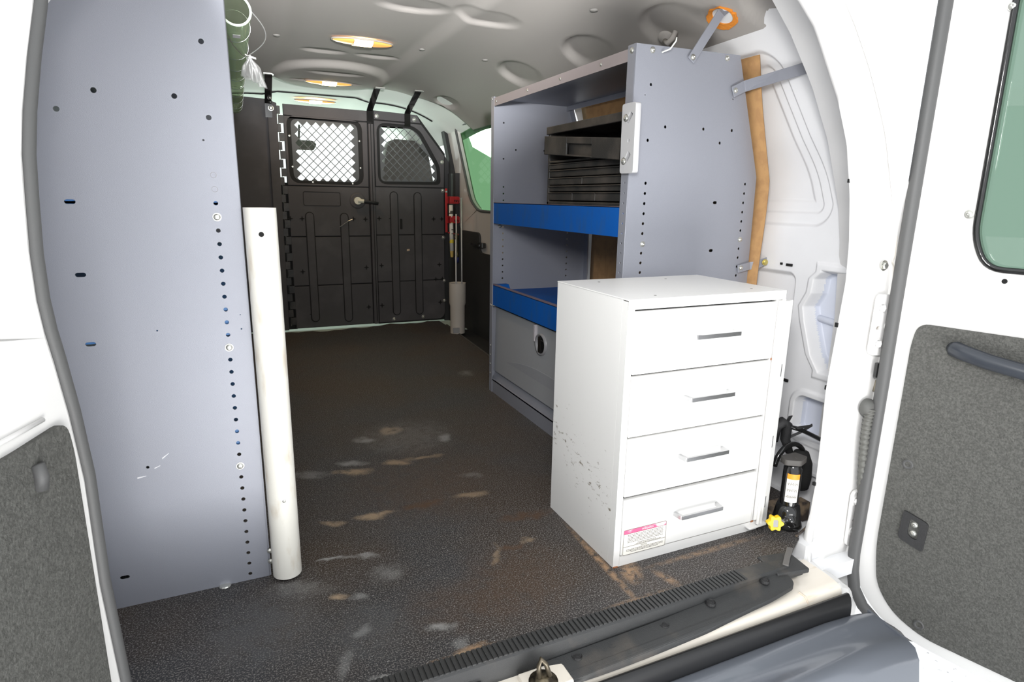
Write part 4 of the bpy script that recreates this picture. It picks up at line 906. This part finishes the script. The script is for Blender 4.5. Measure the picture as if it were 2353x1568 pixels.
P('mesh_window', plate(rpoly([(.836, .876), (.836, 1.228), (1.043, 1.224), (1.102, 1.190), (1.221, .994), (1.228, .882)], .03), cellholes(.882, 1.206, 7, 7, .0487, .0218, lambda x, z: x < 1.075 - (z - 1.15) * .62 + .02), .003, fb(.004)), mesh_plate, rp, label='slanted diamond mesh plate')
rib(rp, .925, .050, .832); rib(rp, 1.076, .046, .830)
for (x, z) in [(.836, 1.268), (1.065, 1.262), (1.240, 1.018), (1.243, .842), (1.245, .545), (1.248, .262), (1.248, .13), (.905, .026), (1.10, .030)]: bolt(rp, (x, BY - .016, z), (0, -1, 0), .0095)
P('paper_scrap', B().ribbon([(1.000, BY - .0155, .468), (1.018, BY - .0155, .470)], [(0, 0, .012)] * 2, [(0, .001, 0)] * 2), mat('scrap_tan', (.55, .42, .30), .8), rp)
P('pressed_slot', plate(rpoly([(.960, .60), (.960, .665), (.975, .665), (.975, .60)], .005), [], .002, fb(.015)), groove_m, rp)
knock(rp, [(.83, .667), (.905, .667), (1.18, .664), (1.235, .664), (.835, .375), (1.215, .37), (1.19, .275), (1.235, .275), (.83, .12), (1.22, .12)], BY - .0145)
# straps up to the roof
for x, lx in ((.232, .222), (.792, .775), (1.020, .990)):
    P('roof_strap', B().ribbon([(x, BY - .022, 1.22), (x, BY - .026, 1.292), (x, BY - .045, 1.305), (lx, 3.50, hz(lx, 3.50, False) - .016), (lx, 3.47, hz(lx, 3.47, False) - .006)], [(.036, 0, 0)] * 5, [(0, .004, 0), (0, .004, 0), (0, .002, .004), (0, .001, .004), (0, .001, .004)]), black_gloss, bk)
    P('strap_foot', B().box(lx - .025, lx + .025, 3.445, 3.475, hz(lx, 3.46) - .008, hz(lx, 3.46) - .003), zinc, bk)
# side angle between bulkhead and side door
P('side_angle', plate([(1.257, -.02), (1.268, 1.06), (1.318, .99), (1.318, -.02)], [], .006, fb(-.02)), black_plastic, bk)

# ================================================================== red holder, tubes, rods, cup
rh = T('red_tool_holder', 'red steel clip rack fixed beside the right edge of the bulkhead', 'tool holder', (1.235, 3.72, .6))
RY = 3.70
P('back_bar', B().box(1.222, 1.236, RY + .02, RY + .026, .585, .855), red_paint, rh, bevel=.001)
for z in (.785, .665):
    P('spring_clip', B().box(1.232, 1.300, RY - .012, RY - .008, z - .022, z + .022).box(1.232, 1.238, RY - .012, RY + .022, z - .022, z + .022).box(1.238, 1.262, RY - .030, RY - .026, z - .015, z + .015).box(1.296, 1.300, RY - .03, RY + .01, z - .018, z + .018), red_paint, rh, bevel=.001)
    P('clip_coil', B().tube([(1.262 + .004 * math.sin(i * 1.2) + i * .002, RY - .034, z - .006 + .006 * math.cos(i * 1.2)) for i in range(16)], .002, 6), black_gloss, rh)
P('cross_bar', B().tube([(1.232, RY, .585), (1.30, RY - .01, .572)], .004, 6), red_paint, rh)
bolt(rh, (1.229, RY + .018, .835), (0, -1, 0), .005)
c1 = T('sealant_cartridge', 'white cartridge with yellow stickers held in the red clip rack', 'cartridge', (1.256, RY, .45))
P('barrel', B().cyl((1.256, RY, .47), (1.252, RY, .755), .0125, seg=16), sticker_w, c1, smooth=True)
ys_ = mat('yellow_sticker', (.75, .60, .05), .5)
for x_, z_, h_ in ((1.254, .645, .03), (1.2555, .52, .022)): P('sticker', B().lathe([(.0129, .0), (.0129, h_)], (x_, RY, z_), 16), ys_, c1)
for x_, z_, h_ in ((1.253, .70, .02), (1.2555, .60, .006), (1.2555, .575, .006)): P('print', B().lathe([(.0128, .0), (.0128, h_)], (x_, RY, z_), 16), ink, c1)
P('nozzle', B().cyl((1.257, RY, .43), (1.256, RY, .47), .009, .0115, seg=14), mat('amber_plastic', (.55, .40, .12), .3), c1)
c2 = T('clear_cylinder_tool', 'clear cylinder tool with a blue foot hanging under the red rack', 'hand tool', (1.28, RY - .04, .41))
P('cylinder', B().cyl((1.275, RY - .04, .43), (1.273, RY - .04, .585), .014, seg=18), glassmat('cloudy_plastic', (.75, .75, .65), .15, .2), c2, smooth=True)
P('foot', B().cyl((1.276, RY - .04, .400), (1.275, RY - .04, .432), .012, .015, seg=18), mat('blue_plastic', (.02, .03, .14), .4), c2, smooth=True)
P('shaft', B().cyl((1.274, RY - .04, .43), (1.272, RY - .04, .70), .004, seg=8), sticker_w, c2)
for i, (x, z1, lb_) in enumerate([(1.187, .56, 'short thin grey rod standing in the beige pipe cup'), (1.228, .80, 'long thin grey rod standing in the beige pipe cup')]):
    P('metal_rod', B().cyl((x - .004 * i, 3.42, .03), (x + .006 * (1 - i), 3.44, z1), .0045, seg=10), mat('rod_grey', (.5, .5, .5), .4, metal=.3), label=lb_, cat='rod', smooth=True)
cu = T('pipe_cup', 'beige plastic pipe coupling used as a rod holder on the floor by the side door', 'pipe', (1.195, 3.42, 0))
b = B(); b.lathe([(.040, .01), (.040, .30), (.050, .305), (.050, .185), (.044, .165), (.044, .0), (.0001, .0)], (1.195, 3.42, 0), 32)
smooth_by_angle(P('pipe_wall', b, pvc_grey, cu), .8)
P('strap_clip', B().box(1.15, 1.19, 3.37, 3.376, .01, .04), mat('grey_clip', (.3, .3, .3), .5), cu)

# ================================================================== bottle jack and gear
jk = T('bottle_jack', 'black hydraulic bottle jack with a yellow knob in the rear right corner', 'jack', (1.222, .985, 0))
JX, JY = 1.226, .985
P('base', B().lathe([(.0001, .0), (.036, .0), (.038, .006), (.034, .02), (.030, .045), (.026, .060), (.0001, .060)], (JX, JY, 0), 24).cyl((JX, JY, .025), (JX - .018, JY - .032, .028), .014), black_gloss, jk, smooth=True)
P('cylinder', B().lathe([(.0215, .055), (.0215, .157), (.0185, .161), (.0185, .172), (.0001, .172)], (JX, JY, 0), 28), black_gloss, jk, smooth=True)
P('saddle', plate(rpoly([(JX - .036, JY - .006), (JX - .005, JY - .026), (JX + .032, JY - .012), (JX + .026, JY + .020), (JX - .026, JY + .020)], .006), [circ(JX, JY - .004, .004)], .014, lambda u, v, w_: (u, v, .179 + w_)), mat('dusty_black', (.07, .065, .06), .6), jk, bevel=.002)
P('label_plate', B().lathe([(.0219, .078), (.0219, .146)], (JX, JY, 0), 28), black_gloss, jk)
jw = B()
for i in range(12):
    pass
def arc_label(z0, z1, r, a0, a1, n=12):
    b = B(); prev = None
    for i in range(n + 1):
        t = a0 + (a1 - a0) * i / n; c = (JX + r * math.cos(t), JY + r * math.sin(t)); v = (b.bm.verts.new((*c, z0)), b.bm.verts.new((*c, z1)))
        if prev: b.bm.faces.new((prev[0], prev[1], v[1], v[0]))
        prev = v
    return b
P('paper_label', arc_label(.072, .134, .0223, math.radians(192), math.radians(272)), sticker_w, jk)
P('orange_label', arc_label(.134, .148, .0223, math.radians(192), math.radians(272)), orange_l, jk)
sq = B()
random.seed(5)
for r in range(3):
    pts = []
    for i in range(40):
        t = math.radians(200 + 62 * i / 39); rr = .0226
        pts.append((JX + rr * math.cos(t), JY + rr * math.sin(t), .122 - r * .017 + .005 * math.sin(i * 1.3 + r * 2) * math.sin(i * .37 + r)))
    sq.tube(pts, .0003, 4)
sq.tube([(JX + .0226 * math.cos(math.radians(a)), JY + .0226 * math.sin(math.radians(a)), .086) for a in range(194, 271, 6)], .0003, 4)
P('label_print', sq, ink, jk)
kb = B(); pts = []
for i in range(60):
    t = 2 * math.pi * i / 60; r = .0172 + .0028 * math.cos(6 * t); pts.append((r * math.cos(t), r * math.sin(t)))
kax = Vector((-.45, -.85, .15)).normalized(); kq = kax.to_track_quat('Z', 'Y'); kc = Vector((1.150, .955, .038))
kn = P('yellow_knob', plate(pts, [rpoly([(-.006, -.009), (.006, -.009), (.006, .009), (-.006, .009)], .003)], .016, lambda u, v, w_: kc + kq @ Vector((u, v, w_))), yellow_p, jk, bevel=.003)
P('knob_core', plate(rpoly([(-.006, -.009), (.006, -.009), (.006, .009), (-.006, .009)], .003), [], .014, lambda u, v, w_: kc + kq @ Vector((u, v, w_))), black_gloss, jk)
P('valve_stem', B().cyl(kc, (JX - .012, JY - .020, .026), .006, seg=12), chrome, jk, smooth=True)
# black tool on the ledge behind the jack
tg = T('strap_bundle', 'black plastic clamp and strap bundle hanging behind the bottle jack', 'strap bundle', (1.29, 1.06, .2))
P('clamp_body', B().tube([(1.262, 1.085, .185), (1.268, 1.085, .222), (1.285, 1.082, .236), (1.30, 1.08, .226), (1.300, 1.08, .185), (1.31, 1.07, .150)], [.012, .013, .014, .014, .013, .010], 10), black_plastic, tg, smooth=True)
P('clamp_leg', B().tube([(1.262, 1.08, .20), (1.252, 1.078, .165), (1.248, 1.076, .135)], .0055, 8).tube([(1.285, 1.08, .228), (1.33, 1.06, .215), (1.40, 1.03, .178)], .006, 8), black_gloss, tg, smooth=True)
P('loose_strap', B().ribbon([(1.29, 1.075, .222), (1.32, 1.06, .222), (1.352, 1.05, .226)], [(0, .002, .006)] * 3, [(0, .002, 0)] * 3).ribbon([(1.30, 1.075, .19), (1.33, 1.06, .208), (1.358, 1.05, .228)], [(0, .002, .006)] * 3, [(0, .002, 0)] * 3).ribbon([(1.31, 1.08, .25), (1.30, 1.08, .235), (1.30, 1.078, .21)], [(.012, 0, 0)] * 3, [(0, .003, 0)] * 3), black_plastic, tg)
P('hose_loop', B().tube([(1.285 + .055 * math.cos(t), 1.045, .125 + .062 * math.sin(t)) for t in [math.pi * .95 - k * .18 for k in range(20)]], .007, 8), black_gloss, tg, smooth=True)
P('bag', B().lathe([(.0001, .165), (.018, .16), (.030, .13), (.032, .09), (.028, .06), (.0001, .055)], (1.325, 1.045, 0), 18), mat('black_cloth', (.012, .012, .012), .9), tg, smooth=True)
P('floor_debris', B().box(1.235, 1.30, 1.02, 1.08, .0, .012).box(1.28, 1.30, .98, 1.01, 0, .05).tube([(1.20, .93, .004), (1.25, .945, .006), (1.30, .96, .02)], .003, 6), mat('dirty_black', (.05, .04, .035), .6, col2=(.2, .15, .1), nscale=40), label='dirty black metal bits lying on the floor behind the jack', cat='debris')

# ================================================================== ceiling lamps
def lamp(cx, cy, label, z=None):
    z = z or hz(cx, cy) - .004
    L_ = area('dome_light', (cx, cy, z - .03), (cx, cy, 0), .08, 1.0, (1, .72, .45))
    t = T('dome_lamp', label, 'ceiling lamp', (cx, cy, z), group='dome lamps on the van ceiling')
    def lens(x0, x1, mt, nm, h=.010):
        def f(u, v):
            x = x0 + (x1 - x0) * u; s_ = math.sqrt(max(1 - (x / .118) ** 2, 0)); y = (v * 2 - 1) * .040 * s_
            return (cx + x, cy + y, z - .006 - h * s_ * (1 - (v * 2 - 1) ** 2) ** .5)
        P(nm, grid(14, 12, f), mt, t, smooth=True)
    lens(-.116, -.040, lamp_warm, 'side_lens'); lens(-.038, .036, lamp_hot, 'bulb_lens', .013); lens(.038, .116, lamp_warm, 'side_lens')
    ring = [(cx + .121 * math.cos(a), cy + .044 * math.sin(a), z - .003) for a in [2 * math.pi * k / 40 for k in range(40)]]
    P('bezel', B().tube(ring, .0035, 8, closed=True), mat('bezel_grey', (.35, .32, .28), .5), t, smooth=True)
    P('lens_rib', B().tube([(cx - .039, cy - .036, z - .010), (cx - .039, cy, z - .019), (cx - .039, cy + .036, z - .010)], .0016, 6), chrome, t)
    P('lens_rib', B().tube([(cx + .037, cy - .036, z - .010), (cx + .037, cy, z - .019), (cx + .037, cy + .036, z - .010)], .0016, 6), chrome, t)
lamp(.533, 2.66, 'lit oval dome lamp on the ceiling, the nearer and larger of the two')
lamp(.522, 3.53, 'lit oval dome lamp on the ceiling nearest the bulkhead')
lamp(.522, 4.12, 'lit dome lamp in the cab roof just above the top of the bulkhead', 1.368)
for n_, (x, y) in enumerate([(.208, 2.654), (.775, 2.646), (1.02, 2.553), (1.045, 1.734)]):
    P('headliner_button', B().lathe([(.0001, -.004), (.011, -.003), (.014, .001)], (x, y, hz(x, y) - .001), 14), mat('button_grey', (.26, .25, .235), .8), label='round grey ceiling fastener, ' + ['at the left near the clear tube', 'right of the large dome lamp', 'between the large lamp and the shelf top', 'above the near end of the right shelf top'][n_], cat='fastener', group='ceiling fasteners', smooth=True)
# torn hole with foam
nrm = Vector((-(hz(1.24, 1.38, False) - hz(1.22, 1.38, False)) / .02, 0, 1)).normalized()
hc = Vector((1.228, 1.382, hz(1.228, 1.382) - .002)); hq = (-nrm).to_track_quat('Z', 'Y')
fo = T('torn_ceiling_hole', 'torn round hole in the ceiling lining with orange foam and white metal showing', 'foam', tuple(hc))
P('bare_metal', plate([(.034 * math.cos(t) * 1.2, .034 * math.sin(t)) for t in [2 * math.pi * k / 28 for k in range(28)]], [], .003, lambda u, v, w_: hc + hq @ Vector((u, v, w_))), white_wall, fo)
inner = [(.030 * math.cos(t) + .009, .028 * math.sin(t) + .007) for t in [2 * math.pi * k / 24 for k in range(24)]]
random.seed(2)
outer = [((.040 + random.uniform(-.003, .003)) * 1.15 * math.cos(t), (.038 + random.uniform(-.003, .003)) * math.sin(t)) for t in [2 * math.pi * k / 40 for k in range(40)]]
P('orange_foam_ring', plate(outer, [inner], .006, lambda u, v, w_: hc + hq @ Vector((u, v, w_ + .001))), orange_foam, fo, bevel=.001)
# coat hook
hk = T('coat_hook', 'grey plastic coat hook on the ceiling above the shelf top', 'hook', (1.20, 1.60, hz(1.2, 1.6, False)))
P('hook_base', B().lathe([(.0001, .006), (.020, .004), (.024, 0)], (1.215, 1.60, hz(1.215, 1.60, False) - .012), 20, (-.5, -.3, -.8)), headliner_m, hk, smooth=True)
P('hook_arm', B().tube([(1.212, 1.60, 1.262), (1.205, 1.575, 1.252), (1.212, 1.565, 1.262), (1.218, 1.56, 1.282)], .008, 8), headliner_m, hk, smooth=True)
# torn liner edge flaps at the rear right
tf = T('torn_liner_flap', 'torn curled flap of ceiling lining at the rear right corner', 'lining flap', (1.32, 1.2, 1.21))
P('flap', B().ribbon([(1.30, 1.30, 1.225), (1.325, 1.27, 1.205), (1.335, 1.265, 1.212)], [(0, .03, 0), (0, .02, 0), (0, .008, 0)], [(0, 0, .004)] * 3).ribbon([(1.28, 1.19, 1.245), (1.315, 1.15, 1.215), (1.33, 1.145, 1.222)], [(0, .05, 0), (0, .03, 0), (0, .01, 0)], [(0, 0, .004)] * 3), headliner_m, tf)
P('torn_edge', B().tube([(1.315, 1.285, 1.205), (1.335, 1.268, 1.203), (1.340, 1.262, 1.215)], .002, 6).tube([(1.31, 1.17, 1.217), (1.33, 1.150, 1.213), (1.335, 1.145, 1.224)], .002, 6), cardboard_m, tf)

# ================================================================== cab contents seen through the mesh
se = T('passenger_seat', 'dark brown seat back seen through the right mesh window', 'seat', (1.22, 4.65, 0))
P('backrest', plate(rpoly([(1.02, .1), (1.02, .9), (1.085, 1.215), (1.365, 1.20), (1.42, .9), (1.42, .1)], [.05, .05, .07, .07, .05, .05]), [], .12, lambda u, v, w_: (u, 4.66 + w_, v)), brown_seat, se, bevel=.03)
P('cushion', B().box(1.0, 1.42, 4.72, 5.15, .1, .42), brown_seat, se, bevel=.04)
sv = T('rear_view_mirror', 'dark rear-view mirror seen through the door mesh window', 'mirror', (.57, 5.0, 1.18))
P('mirror_body', plate(rpoly([(.42, 1.130), (.42, 1.200), (.60, 1.200), (.625, 1.175), (.60, 1.130)], .012), [], .03, lambda u, v, w_: (u, 5.0 + w_, v)), brown_seat, sv, bevel=.006)
P('mirror_stem', B().cyl((.50, 5.0, 1.195), (.50, 4.92, 1.30), .007, seg=8), brown_seat, sv)
# studio softbox outside the side window
sb = T('studio_softbox', 'white glowing studio light panel outside the side window', 'studio light', (3.3, 8.0, .6))
P('diffuser', plate([(2.91, 1.74), (3.15, 1.93), (3.9, 1.60), (3.6, 1.2), (3.03, 1.47)], [], .05, lambda u, v, w_: (u, 8.0 + w_, v)), softbox_m, sb)
P('light_stand', B().cyl((3.5, 8.03, -.72), (3.5, 8.03, 1.5), .02, seg=10), black_plastic, sb)
